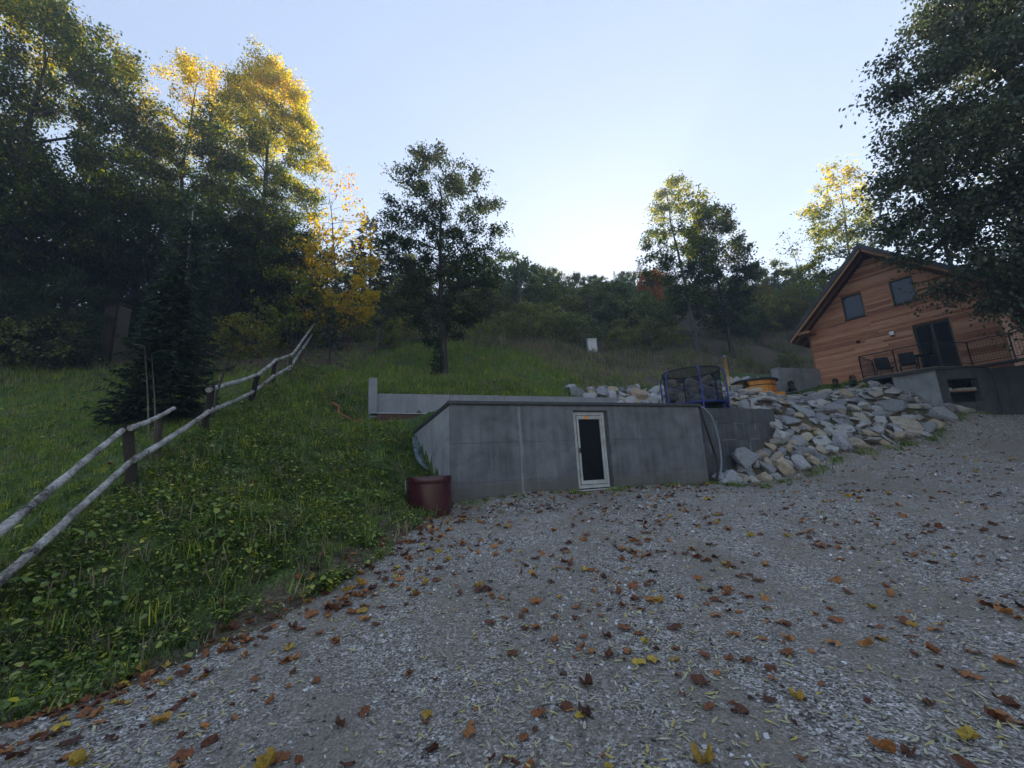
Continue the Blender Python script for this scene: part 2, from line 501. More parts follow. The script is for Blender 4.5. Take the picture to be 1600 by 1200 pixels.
def gen_tree(seed, H, r0, cb, rx, nl=12, ns=90, nleaf=15000, ls=.12, clump=.55, twigs=5, pk=.45, flat=.75, ry=None,
             bark=None, leaf=None, tone=None, lean=(0, 0), stems=1, droop=.3, fill=.45, wide=.62, topkeep=1.0, pexp=.62, lumpk=1.0):
    """returns (trunk mesh, crown mesh) of a broadleaf tree of height H standing at the origin; pk = height (0..1 in the crown) of its widest point"""
    rng = np.random.default_rng(seed)
    ry = ry or rx
    zb = cb * H
    lump = rng.uniform(-.22, .22, 6) * lumpk; lph = rng.uniform(0, 6.28, 6)
    def prof(t):
        t = np.clip(t, 0.001, .999)
        q = np.where(t < pk, t / pk * .5, .5 + (t - pk) / (1 - pk) * .5)
        return np.sin(math.pi * q) ** pexp
    def gen():
        t = rng.uniform(0.02, 1) ; a = rng.uniform(0, 6.283)
        lm = 1 + sum(l * math.sin((i + 1) * a + p + 5 * t) for i, (l, p) in enumerate(zip(lump, lph))) * .6
        r = float(prof(t)) * lm * math.sqrt(rng.uniform(fill ** 2, 1))
        return np.array([rx * r * math.cos(a) + lean[0] * t, ry * r * math.sin(a) + lean[1] * t, zb + (H - zb) * t])
    tr = Acc()
    samples = []
    trunks = []
    for k in range(stems):
        hh = np.linspace(0, 1, 12)
        off = np.zeros(2) if stems == 1 else rng.normal(size=2) * r0 * 2.2
        top = rng.normal(size=2) * rx * (.1 if stems == 1 else .45) + np.array(lean)
        wob = np.cumsum(rng.normal(size=(12, 2)) * H * .006, 0)
        hk = H * (.9 if k == 0 else rng.uniform(.65, .9))
        P = np.stack([off[0] + top[0] * hh ** 1.6 + wob[:, 0] * hh, off[1] + top[1] * hh ** 1.6 + wob[:, 1] * hh, hh * hk - .15], -1)
        R = r0 * (1 - .88 * hh) * np.where(hh < .1, 1 + (.1 - hh) * 4, 1) * (1 if k == 0 else .7)
        tr.tube(P, R, 8)
        trunks.append((P, R))
        m = P[:, 2] > zb * .7
        samples += [(p, r) for p, r in zip(P[m], R[m])]
    lt = best_cand(rng, gen, nl)
    for T in lt:
        P0, R0 = trunks[rng.integers(len(trunks))]
        rad = math.hypot(T[0], T[1])
        h0 = np.clip(T[2] - rad * rng.uniform(.45, .95), zb * .75, H * .8)
        i = int(np.argmin(abs(P0[:, 2] - h0)))
        s0 = P0[i]; rr = max(R0[i] * rng.uniform(.4, .6), r0 * .09)
        e = s0 + (T - s0) * rng.uniform(.75, .95)
        mid = (s0 + e) / 2 + np.array([0, 0, -.06 if droop > .6 else .05]) * np.linalg.norm(e - s0) + rng.normal(size=3) * .05 * np.linalg.norm(e - s0)
        u = np.linspace(0, 1, 8)[:, None]
        P = (1 - u) ** 2 * s0 + 2 * u * (1 - u) * mid + u * u * e + np.cumsum(rng.normal(size=(8, 3)) * .012 * rad, 0) * u
        R = rr * (1 - .8 * u[:, 0])
        tr.tube(P, R, 6)
        samples += [(p, r) for p, r in zip(P[1:], R[1:])]
    SP = np.array([p for p, r in samples]); SR = np.array([r for p, r in samples])
    cl = best_cand(rng, gen, ns, 4)
    cen = []; wts = []
    for c in cl:
        d = np.linalg.norm(SP - c, axis=1) + 1.2 * np.maximum(0, SP[:, 2] - c[2] + .1)
        i = int(np.argmin(d)); s0 = SP[i]; r1 = min(SR[i] * .6, .045 * H / 10)
        mid = (s0 + c) / 2 + np.array([0, 0, .08]) * d[i] + rng.normal(size=3) * .06 * d[i]
        u = np.linspace(0, 1, 5)[:, None]
        P = (1 - u) ** 2 * s0 + 2 * u * (1 - u) * mid + u * u * c
        tr.tube(P, r1 * (1 - .75 * u[:, 0]), 4)
        w = rng.uniform(.35, 1.3)
        for k in range(twigs):
            st = P[rng.integers(2, 5)]
            out = unit(np.array([c[0], c[1], 0.0]) * .5 + rng.normal(size=3) * np.array([1, 1, .6]) * rx * .4)
            en = c + (out * rng.uniform(.3, 1.0) + rng.normal(size=3) * .35) * clump * np.array([1.1, 1.1, flat])
            u3 = np.linspace(0, 1, 3)[:, None]
            tr.tube(st + (en - st) * u3 + np.array([[0, 0, 0], [0, 0, .04], [0, 0, 0]]), np.array([.3, .2, .08]) * min(r1, .03), 3)
            cen.append((st, en)); wts.append(w)
    wts = np.array(wts); wts /= wts.sum()
    ST = np.array([a for a, b in cen]); EN = np.array([b for a, b in cen])
    idx = rng.choice(len(cen), nleaf, p=wts)
    u = rng.uniform(.25, 1.08, nleaf)[:, None]
    P = ST[idx] * (1 - u) + EN[idx] * u + rng.normal(size=(nleaf, 3)) * clump * np.array([.3, .3, .24])
    t = (P[:, 2] - zb) / (H - zb)
    if topkeep < 1:
        keep = rng.uniform(size=nleaf) < np.where(t > .6, topkeep, 1)
        P = P[keep]; t = t[keep]; idx = idx[keep]
    n = len(P)
    ct = rng.uniform(-.5, .5, len(cen))[idx]
    tn = tone(P, t, rng, ct) if tone else np.clip(.5 + .5 * ct + rng.normal(size=n) * .18, 0, 1)
    L = ls * rng.uniform(.65, 1.35, n)
    cm = leaf_quads(rng, P, L, L * rng.uniform(wide * .8, wide * 1.2, n), tn, leaf, 'crown', droop=droop)
    return tr.mesh('trunk', bark), cm

def gen_spruce(seed, H, r0, rad, nwh=28, nbr=8, tw=12, ls=.16, bark=None, leaf=None, base=.06, droop=.35, full=.85):
    rng = np.random.default_rng(seed)
    tr = Acc()
    hh = np.linspace(0, 1, 10)
    P = np.stack([np.sin(hh * 3) * .015 * H * .3, np.cos(hh * 2) * .01 * H * .3, hh * H - .1], -1)
    tr.tube(P, r0 * (1 - .95 * hh), 7)
    LP = []; LA = []; tn = []
    for w in range(nwh):
        t = base + (1 - base) * max(0.0, (w + rng.uniform(-.3, .3)) / nwh) ** .92
        t = min(max(t, .02), .985)
        z = t * H
        Rw = rad * (1 - t) ** full * rng.uniform(.85, 1.1) + .04 * rad
        k = max(4, int(nbr * (1 - .4 * t)))
        a0 = rng.uniform(0, 6.28)
        for b in range(k):
            a = a0 + 6.283 * b / k + rng.normal() * .2
            R = Rw * rng.uniform(.65, 1.12)
            d = np.array([math.cos(a), math.sin(a), 0])
            u = np.linspace(0, 1, 6)
            up = (t - .45) * .6
            Pb = np.array([0, 0, z]) + d * (R * u)[:, None] + np.array([0, 0, 1]) * (R * (up * u - droop * u * (1 - u) * 1.6 - droop * .35 * u + .16 * u ** 3))[:, None]
            tr.tube(Pb, max(.004, r0 * .12 * (1 - t) + .003) * (1 - .8 * u), 3)
            side = np.array([-d[1], d[0], 0])
            m = max(4, int(tw * (R / rad + .25)))
            for q in range(m):
                uu = rng.uniform(.12, 1.0)
                p = np.array([np.interp(uu, u, Pb[:, j]) for j in range(3)])
                sl = R * .34 * (1.08 - uu) + ls * .5
                sg = 1 if q % 2 else -1
                dr = unit(d * rng.uniform(.5, .9) + side * sg * rng.uniform(.35, .9) + np.array([0, 0, rng.uniform(-.35, .1)]))
                nq = max(1, int(sl / (ls * .6)))
                for j in range(nq):
                    LP.append(p + dr * sl * (j / nq)); LA.append(dr)
                    tn.append(np.clip(.25 + .55 * uu + rng.normal() * .15, 0, 1))
    LP = np.array(LP); LA = np.array(LA); tn = np.array(tn)
    # two crossing sprays per point
    P2 = np.repeat(LP, 2, 0); A2 = np.repeat(LA, 2, 0) * 4; n = len(P2)
    L = ls * rng.uniform(.8, 1.5, n)
    cm = leaf_quads(rng, P2, L, L * rng.uniform(.2, .34, n), np.repeat(tn, 2), leaf, 'crown', up=.5, droop=.15, axis_hint=A2)
    return tr.mesh('trunk', bark), cm

# bark and leaf materials
BARK = pmat('bark_grey_brown', (.035, .03, .024), (.11, .095, .08), 9, .9, .7, .03, stretch=(1, 1, .25))
BARK_D = pmat('bark_dark', (.02, .017, .014), (.06, .05, .042), 9, .9, .7, .03, stretch=(1, 1, .25))
BIRCH = pmat('bark_birch', (.09, .085, .08), (.55, .54, .5), 5, .7, .3, .01, stretch=(1, 1, 2.5), lo=.3, hi=.42)
G1 = [(0, (.018, .034, .008)), (.5, (.042, .072, .014)), (1, (.085, .115, .02))]
L_GREEN = leafmat('leaf_green', G1, .4)
L_DARK = leafmat('leaf_dark_green', [(0, (.014, .026, .009)), (.6, (.042, .066, .018)), (1, (.085, .105, .028))], .35, objrand=.35, hue=[(0, (.75, .8, .8)), (.5, (1, 1, 1)), (.8, (1.25, 1.1, .8)), (1, (1.3, 1.25, .8))])
L_AUT = leafmat('leaf_turning_yellow', [(0, (.028, .05, .010)), (.35, (.09, .125, .014)), (.55, (.32, .30, .015)), (.8, (.60, .46, .015)), (1, (.62, .30, .015))], .5)
L_GOLD = leafmat('leaf_golden', [(0, (.18, .17, .02)), (.4, (.42, .32, .02)), (.75, (.58, .38, .025)), (1, (.6, .22, .02))], .45)
L_MAPLE = leafmat('leaf_maple_green', [(0, (.016, .03, .008)), (.5, (.04, .06, .014)), (.85, (.08, .085, .018)), (1, (.22, .09, .02))], .38)
L_FAR = leafmat('leaf_far_wood', [(0, (.05, .075, .022)), (.6, (.13, .16, .042)), (1, (.27, .25, .065))], .35, objrand=.3,
                hue=[(0, (.7, .85, .85)), (.3, (1, 1, 1)), (.6, (1.2, 1.1, .75)), (.8, (.85, .9, .9)), (1, (1.7, 1.15, .7))])
L_ORANGE = leafmat('leaf_orange', [(0, (.2, .07, .015)), (.6, (.42, .14, .02)), (1, (.5, .24, .03))], .4)
L_BUSH = leafmat('leaf_bush', [(0, (.06, .085, .022)), (.5, (.16, .19, .05)), (1, (.34, .30, .09))], .4, objrand=.25, hue=[(0, (.7, .8, .8)), (.5, (1, 1, 1)), (1, (1.35, 1.15, .7))])
L_YG = leafmat('leaf_yellow_green', [(0, (.06, .09, .012)), (.5, (.15, .18, .02)), (1, (.3, .26, .02))], .45)
L_NEAR = leafmat('leaf_near_tree', [(0, (.02, .03, .014)), (.5, (.052, .074, .032)), (.9, (.11, .125, .06)), (1, (.17, .17, .085))], .3, gloss=.04)
L_SPR = leafmat('needles_dark', [(0, (.010, .02, .011)), (.6, (.026, .046, .022)), (1, (.06, .088, .036))], .15, objrand=.2)
L_SPRF = leafmat('needles_far', [(0, (.012, .022, .014)), (.6, (.026, .042, .022)), (1, (.05, .062, .03))], .15, objrand=.25)
print('ground ok')

TREES = []
def place(name, label, tm, cm, x, y, rz=0.0, sc=1.0, group=None, scz=None, cat='tree', z=None, crown_name='crown'):
    o = thing(name, label, cat, (x, y, hz1(x, y) - .05 if z is None else z), rz, group)
    o.scale = (sc, sc, scz or sc)
    mobj('trunk' if cat == 'tree' else 'stem', tm, o)
    c = mobj(crown_name, cm, o); c['kind'] = 'stuff'
    TREES.append(o)
    return o

def spot(px, d, ytop, yref=None):
    """place of a standing thing whose middle is seen at px, and the height that brings its top to ytop"""
    yref = .5 * (ytop + 520) if yref is None else yref
    q = at(px, yref, d)
    k = (600 - ytop) / FOC
    a = np.array([q[0], q[1], 0]) - np.array([EYE[0], EYE[1], 0])
    # (a + e z)·U = k (a + e z)·F
    zt = (k * (a @ CF) - a @ CU) / (CU[2] - k * CF[2]) + EYE[2]
    z0 = hz1(q[0], q[1])
    return q[0], q[1], z0, zt - z0

def one(name, label, px, d, ytop, gen, sc_rx, cat='tree', group=None, rz=None, **kw):
    x, y, z0, H = spot(px, d, ytop)
    tm, cm = gen(H=H, **{sc_rx[0]: sc_rx[1]}, **kw)
    return place(name, label, tm, cm, x, y, rz if rz is not None else 0.0, 1.0, group, cat=cat)

# ---- trees that stand out one by one
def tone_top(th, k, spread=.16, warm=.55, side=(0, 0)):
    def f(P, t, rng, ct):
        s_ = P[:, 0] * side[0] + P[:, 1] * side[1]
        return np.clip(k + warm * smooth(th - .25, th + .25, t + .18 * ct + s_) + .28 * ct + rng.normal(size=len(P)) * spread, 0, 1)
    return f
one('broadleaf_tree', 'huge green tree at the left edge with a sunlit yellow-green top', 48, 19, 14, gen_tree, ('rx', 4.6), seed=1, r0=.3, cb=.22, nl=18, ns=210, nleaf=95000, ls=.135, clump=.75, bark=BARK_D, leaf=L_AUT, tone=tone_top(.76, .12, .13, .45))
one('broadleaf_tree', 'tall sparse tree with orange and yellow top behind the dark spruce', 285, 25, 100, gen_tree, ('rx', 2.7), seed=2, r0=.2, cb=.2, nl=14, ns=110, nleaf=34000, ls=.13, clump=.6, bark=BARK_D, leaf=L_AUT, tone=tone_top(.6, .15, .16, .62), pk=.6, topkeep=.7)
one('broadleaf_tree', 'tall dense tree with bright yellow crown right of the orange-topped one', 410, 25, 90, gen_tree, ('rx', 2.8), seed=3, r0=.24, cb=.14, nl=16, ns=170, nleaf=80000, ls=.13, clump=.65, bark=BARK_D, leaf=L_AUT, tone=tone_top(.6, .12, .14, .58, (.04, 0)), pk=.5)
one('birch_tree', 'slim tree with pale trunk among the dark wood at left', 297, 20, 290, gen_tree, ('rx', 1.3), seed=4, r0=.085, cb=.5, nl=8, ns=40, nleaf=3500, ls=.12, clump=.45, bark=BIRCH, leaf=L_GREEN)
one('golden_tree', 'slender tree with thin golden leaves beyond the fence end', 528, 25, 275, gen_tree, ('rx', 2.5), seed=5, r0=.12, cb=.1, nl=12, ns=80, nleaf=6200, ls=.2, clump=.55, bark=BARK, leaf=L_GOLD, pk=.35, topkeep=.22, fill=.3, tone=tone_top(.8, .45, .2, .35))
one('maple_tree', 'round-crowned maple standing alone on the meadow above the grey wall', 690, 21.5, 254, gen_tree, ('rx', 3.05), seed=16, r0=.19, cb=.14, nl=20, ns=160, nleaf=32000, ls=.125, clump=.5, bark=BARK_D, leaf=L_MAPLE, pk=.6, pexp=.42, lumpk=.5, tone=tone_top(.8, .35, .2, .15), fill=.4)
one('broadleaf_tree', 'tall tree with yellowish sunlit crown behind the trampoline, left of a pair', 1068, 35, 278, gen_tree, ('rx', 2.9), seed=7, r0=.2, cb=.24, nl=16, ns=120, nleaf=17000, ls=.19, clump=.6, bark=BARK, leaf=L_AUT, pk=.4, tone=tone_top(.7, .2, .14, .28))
one('broadleaf_tree', 'dark tall tree leaning on its yellowish neighbour, right of a pair', 1122, 36, 318, gen_tree, ('rx', 2.9), seed=8, r0=.18, cb=.18, nl=14, ns=120, nleaf=17000, ls=.19, clump=.6, bark=BARK_D, leaf=L_MAPLE, pk=.4)
one('broadleaf_tree', 'large dark leafy tree overhanging the wooden house at the right edge', 1682, 12.5, -200, gen_tree, ('rx', 6.0), ry=3.4, seed=9, r0=.34, cb=.08, nl=26, ns=470, nleaf=160000, ls=.125, clump=.6, twigs=6, pexp=1.15, lumpk=.6, bark=BARK_D, leaf=L_NEAR, pk=.38, fill=.3, droop=.7)
one('young_spruce', 'dark spruce with wide low skirts behind the rail fence', 274, 10.6, 415, gen_spruce, ('rad', 1.45), seed=10, r0=.07, nwh=30, nbr=9, tw=22, ls=.13, bark=BARK_D, leaf=L_SPR, full=.8, base=.1)
one('spruce_tree', 'tall dim spruce in the wood directly behind the fence spruce', 292, 17, 340, gen_spruce, ('rad', 2.0), seed=11, r0=.12, nwh=30, nbr=8, tw=14, ls=.22, bark=BARK_D, leaf=L_SPR)
one('young_spruce', 'knee-high spruce at the foot of the lone maple', 683, 20.3, 532, gen_spruce, ('rad', .55), seed=12, r0=.03, nwh=14, nbr=7, tw=9, ls=.12, bark=BARK_D, leaf=L_SPR)
one('young_spruce', 'small dark spruce by the upper end of the rail fence', 517, 21, 476, gen_spruce, ('rad', .9), seed=13, r0=.05, nwh=16, nbr=7, tw=9, ls=.15, bark=BARK_D, leaf=L_SPR, base=.35)
one('bare_tree', 'thin almost bare tree against the sky left of the house roof', 1252, 42, 352, gen_tree, ('rx', 2.6), seed=14, r0=.09, cb=.3, nl=10, ns=60, nleaf=380, ls=.2, clump=.7, bark=BARK, leaf=L_GREEN)
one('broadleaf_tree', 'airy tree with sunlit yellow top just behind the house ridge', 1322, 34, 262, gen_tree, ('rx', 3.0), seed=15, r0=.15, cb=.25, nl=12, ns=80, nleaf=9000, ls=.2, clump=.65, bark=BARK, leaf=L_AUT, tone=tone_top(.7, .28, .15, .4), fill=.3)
one('orange_tree', 'small orange autumn tree left of the tall pair on the hill', 1020, 47, 420, gen_tree, ('rx', 1.5), seed=17, r0=.1, cb=.2, nl=9, ns=40, nleaf=3500, ls=.28, clump=.6, bark=BARK, leaf=L_ORANGE)
print('single trees ok')

# ---- kinds that repeat
def variants(n, gen, **kw): return [gen(seed=100 + 7 * i + kw.get('s0', 0), **{k: v for k, v in kw.items() if k != 's0'}) for i in range(n)]
UND = variants(3, gen_tree, H=10.0, r0=.14, cb=.05, rx=3.0, nl=12, ns=100, nleaf=22000, ls=.145, clump=.65, bark=BARK_D, leaf=L_DARK)
FARD = variants(4, gen_tree, s0=50, H=10.0, r0=.16, cb=.08, rx=3.3, nl=10, ns=70, nleaf=7500, ls=.30, clump=.75, twigs=3, bark=BARK, leaf=L_FAR)
FARS = variants(3, gen_spruce, s0=80, H=10.0, r0=.12, rad=1.7, nwh=22, nbr=6, tw=6, ls=.36, bark=BARK_D, leaf=L_SPRF)
BSH = variants(4, gen_tree, s0=120, H=2.0, r0=.03, cb=.02, rx=1.1, nl=9, ns=40, nleaf=3200, ls=.10, clump=.28, twigs=4, bark=BARK, leaf=L_BUSH, stems=4, pk=.5)
BSHY = variants(2, gen_tree, s0=160, H=2.0, r0=.03, cb=.02, rx=1.2, nl=9, ns=40, nleaf=3400, ls=.11, clump=.3, twigs=4, bark=BARK, leaf=L_YG, stems=4, pk=.5)
def many(name, label, vs, H0_, group, lst, cat='tree', wid=1.0):
    for i, (px, d, yt) in enumerate(lst):
        x, y, z0, H = spot(px, d, yt)
        H = max(H, .5)
        tm, cm = vs[i % len(vs)]
        k = H / H0_
        place(name, label if isinstance(label, str) else label[i], tm, cm, x, y, (i * 2.4 + px * .01) % 6.28, k * wid * random.uniform(.9, 1.15) if H0_ > 5 else k * wid, group, k, cat=cat)
many('broadleaf_tree', 'shaded dark green tree in the dense wood at left beyond the fence', UND, 10, 'dark wood at left',
     [(-170, 18, 60), (-70, 16, 330), (60, 20, 330), (120, 25, 300), (170, 22, 350), (222, 28, 265), (340, 23, 390), (372, 29, 340), (455, 25, 395), (474, 31, 372), (235, 25, 300), (10, 24, 240), (420, 30, 330), (110, 17.5, 420), (20, 17, 430), (330, 30, 300)])
many('spruce_tree', ['pointed dark spruce rising between golden tree and maple, tallest there', 'dark spruce just right of the golden tree behind its branches', 'dark spruce close behind the left side of the maple crown', 'dark spruce behind the middle of the maple trunk', 'low dark spruce between the golden tree and the maple', 'dark spruce behind the golden tree on its left', 'low dark spruce directly behind the maple foot'], FARS, 10, 'spruces behind the maple',
     [(577, 36, 340), (553, 40, 375), (612, 38, 385), (640, 44, 400), (596, 44, 400), (510, 40, 390), (660, 40, 430)], wid=1.5)
many('broadleaf_tree', 'hazy green tree on the wooded middle slope', FARD, 10, 'trees on the wooded slope',
     [(745, 42, 396), (795, 46, 392), (822, 48, 408), (640, 44, 400), (700, 48, 410), (772, 38, 440), (860, 60, 418), (905, 56, 428), (945, 60, 432), (985, 52, 430), (950, 46, 456), (900, 44, 462), (865, 42, 468), (1003, 45, 452), (730, 36, 455), (690, 36, 470),
      (1045, 50, 440), (1090, 48, 450), (1150, 46, 432), (1185, 52, 418), (1218, 50, 408), (1255, 52, 416), (1285, 48, 428), (1165, 40, 470), (1240, 42, 452), (566, 44, 398), (1130, 56, 430), (840, 50, 440), (1320, 44, 420), (1030, 62, 425), (925, 70, 430), (980, 72, 425), (838, 41, 432), (880, 40, 440), (920, 42, 446), (962, 40, 442), (1000, 41, 455), (758, 38, 425), (722, 37, 440), (655, 35, 430), (620, 34, 438), (1042, 42, 462), (1135, 43, 455), (1190, 44, 446), (588, 33, 445), (860, 47, 425), (940, 50, 436), (1262, 45, 440)])
rs = random.Random(3)
many('spruce_tree', 'distant spruce on the ridge under the sun glow', FARS, 10, 'spruces on the far ridge',
     [(500 + 24 * i + rs.uniform(-9, 9), rs.uniform(84, 104), (425 if 800 < 500 + 24 * i < 1080 else 440) + rs.uniform(-18, 10)) for i in range(38)], wid=1.25)
many('spruce_tree', ['dark conifer behind the right roof slope, tallest top just above the ridge', 'small dark conifer directly right of the house ridge', 'dark conifer behind the house half hidden by the big right tree'], FARS, 10, 'conifers behind the house', [(1405, 30, 270), (1375, 36, 330), (1470, 30, 190)])
many('bush', ['pale yellowish bush by the meadow edge, second right of the maple', 'rounded green bush directly right of the maple at the meadow edge', 'tall pale bush by the slim pole at the meadow edge', 'leafy bush left of the white box', 'low dark bush right of the white box', 'grey-green tall bush on the slope behind the white box',
              'dark low bush at the foot of the tall tree pair', 'round bush on the brown slope left of the house', 'low dark bush on the brown slope above the hot tub', 'bush on the wooded edge below the orange tree', 'spreading bush right of the tall tree pair', 'bush high on the slope left of the roof eave', 'leafy bush below the golden tree', 'dark bush at the foot of the wood behind the fence', 'leafy bush under the wood at the far left', 'broad bush behind the maple on its right side', 'bushy shrub behind the white box on its left', 'low spreading bush midway between white box and tall tree pair', 'shrub at the meadow edge between maple and stump'],
     BSH, 2.0, 'bushes on the slope', [(785, 31, 488), (748, 30, 500), (828, 32, 474), (902, 33, 488), (965, 33, 512), (1000, 38, 462), (1045, 36, 510), (1225, 31, 548), (1160, 28, 560), (1020, 42, 488), (1150, 42, 478), (1205, 43, 462), (560, 27, 478), (380, 21, 490), (70, 17, 490), (720, 33, 478), (870, 34, 482), (1010, 35, 498), (640, 29, 492)], cat='bush', wid=1.05)
many('bush', ['bright yellow-green bush left of the fence end', 'yellow-green bush on the hillside near the roof eave', 'yellowish bush between the tall pair and the roof'], BSHY, 2.0, 'yellow-green bushes', [(462, 24, 425), (1245, 44, 448), (1112, 40, 495)], cat='bush', wid=.75)
many('bush', 'small green bush at the right edge of the gravel drive', BSH, 2.0, 'verge bushes', [(1612, 5.3, 850)], cat='bush', wid=.9)
print('trees ok')

# ------------------------------------------------------------------ more helpers
def ground_hit(px, py, dmax=60):
    r = ray(px, py)
    ds = np.arange(1.5, dmax, .04)
    P = EYE + ds[:, None] * r[None]
    below = P[:, 2] < hz(P[:, 0], P[:, 1])
    i = int(np.argmax(below)) if below.any() else len(ds) - 1
    return P[i]

def on_front(px, py, t):
    r = ray(px, py); n = TT
    k = (np.dot(bst(0, t, 0) - EYE, n)) / np.dot(r, n)
    return EYE + r * k

def local(o_loc, rz, P):
    c, s_ = math.cos(-rz), math.sin(-rz)
    q = np.asarray(P, float) - np.asarray(o_loc, float)
    return np.stack([q[..., 0] * c - q[..., 1] * s_, q[..., 0] * s_ + q[..., 1] * c, q[..., 2]], -1)

def spline(pts, n=24):
    P = np.array(pts, float); k = len(P)
    t = np.linspace(0, k - 1, n); i = np.clip(t.astype(int), 0, k - 2); u = (t - i)[:, None]
    p0 = P[np.clip(i - 1, 0, k - 1)]; p1 = P[i]; p2 = P[i + 1]; p3 = P[np.clip(i + 2, 0, k - 1)]
    return .5 * (2 * p1 + (p2 - p0) * u + (2 * p0 - 5 * p1 + 4 * p2 - p3) * u ** 2 + (3 * p1 - p0 - 3 * p2 + p3) * u ** 3)

# ------------------------------------------------------------------ building materials
def concrete(name, base, dark, streak=.35, light=None, splash=False):
    m, nt, out = new_mat(name)
    n1 = noise(nt, 1.1, 6, .65); n2 = noise(nt, 22, 5, .7); n3 = noise(nt, 2.2, 4, .6, stretch=(2.2, 2.2, .16)); n4 = noise(nt, 5, 5, .6, stretch=(1.6, 1.6, .1))
    n1 = noise(nt, 1.6, 7, .62, dist=.6)
    c = ramp(nt, n1, [(.36, dark), (.5, tuple((a_ + b_) / 2 for a_, b_ in zip(base, dark))), (.62, base)])
    c = mixc(nt, 1.0, c, ramp(nt, n3, [(.3, g3(1 - streak)), (.55, g3(1.0)), (.75, g3(1 + streak * .35))]), 'MULTIPLY')
    if light:
        c = mixc(nt, ramp(nt, n4, [(.62, g3(0)), (.78, g3(.55))]), c, light)
    c = mixc(nt, 1.0, c, ramp(nt, n2, [(.3, g3(.86)), (.7, g3(1.1))]), 'MULTIPLY')
    if splash:   # rain-splashed soil along the foot of the wall
        tc = nt.nodes.new('ShaderNodeTexCoord'); sx_ = nt.nodes.new('ShaderNodeSeparateXYZ'); nt.links.new(tc.outputs['Object'], sx_.inputs[0])
        h_ = mth(nt, 'ADD', sx_.outputs[2], mth(nt, 'MULTIPLY', noise(nt, 4, 5, .7), -.7))
        c = mixc(nt, ramp(nt, h_, [(0.0, g3(.6)), (.22, g3(0))]), c, (.10, .088, .07))
    oi = nt.nodes.new('ShaderNodeObjectInfo')
    c = mixc(nt, 1.0, c, ramp(nt, oi.outputs['Random'], [(0, g3(.93)), (1, g3(1.06))]), 'MULTIPLY')
    finish(nt, out, c, .82, n2, .25, .004, spec=.3)
    return m
CONC = concrete('concrete_grey', (.16, .163, .171), (.10, .103, .109), .3, (.27, .27, .27), True)
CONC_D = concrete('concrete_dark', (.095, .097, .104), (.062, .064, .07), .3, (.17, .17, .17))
CONC_B = concrete('concrete_house', (.30, .31, .325), (.20, .207, .22), .2)
RENDER_ = concrete('render_pale_grey', (.24, .242, .256), (.2, .202, .215), .15)
FLASH = pmat('flashing_black', (.02, .021, .024), (.05, .052, .057), 12, .5, .3, .01)
MORTAR = pmat('mortar_white', (.14, .14, .14), (.3, .3, .29), 30, .9)
PVC = pmat('door_white', (.26, .255, .245), (.4, .4, .39), 5, .45, .05, .002, lo=.3, hi=.6)
ORANGE = pmat('sticker_orange', (.6, .22, .05), (.7, .28, .06), 10, .6)
def glassmat(name, c=(.008, .010, .014), rough=.06, spec=.6):
    m, nt, out = new_mat(name)
    finish(nt, out, c, rough, spec=spec)
    return m
GLASS_D = glassmat('glass_dark', (.004, .005, .008), .3, .06)
GLASS_W = glassmat('glass_window', (.012, .024, .055), .03, .45)
def woodmat(name, cols, rough=.65, scale=(2.2, 26, 26), objrand=.3):
    m, nt, out = new_mat(name)
    f = noise(nt, 1.0, 7, .65, stretch=scale, dist=.4)
    oi = nt.nodes.new('ShaderNodeObjectInfo')
    tc = nt.nodes.new('ShaderNodeTexCoord')
    k = mth(nt, 'ADD', mth(nt, 'MULTIPLY', f, .7), mth(nt, 'MULTIPLY', oi.outputs['Random'], .36))
    c = ramp(nt, k, [(.28, cols[0]), (.52, cols[1]), (.8, cols[2])])
    finish(nt, out, c, rough, f, .25, .004, spec=.3)
    return m
LARCH = woodmat('larch_siding', ((.21, .08, .044), (.44, .195, .106), (.60, .35, .22)))
BEAM = woodmat('timber_beam', ((.20, .09, .04), (.32, .16, .07), (.42, .24, .12)))
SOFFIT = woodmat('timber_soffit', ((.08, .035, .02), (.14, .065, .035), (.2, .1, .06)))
ROOFM = pmat('roof_dark_metal', (.018, .020, .026), (.035, .038, .046), 3, .4, .1, .01)
FRAME = pmat('frame_anthracite', (.012, .013, .016), (.022, .024, .028), 8, .5)
IRON = pmat('iron_black', (.008, .009, .010), (.02, .02, .022), 20, .55)
FPOST = woodmat('fence_post_dark', ((.018, .014, .011), (.04, .031, .025), (.08, .065, .052)), .9, (18, 18, 2.0))
def railmat():
    m, nt, out = new_mat('fence_rail_peeled')
    f = noise(nt, 3.0, 6, .7); f2 = noise(nt, 26, 5, .7)
    c = ramp(nt, mth(nt, 'ADD', mth(nt, 'MULTIPLY', f, .6), mth(nt, 'MULTIPLY', f2, .45)), [(.40, (.045, .036, .028)), (.50, (.23, .215, .195)), (.62, (.47, .46, .44))])
    finish(nt, out, c, .8, f2, .6, .01, spec=.25)
    return m
RAILM = railmat()

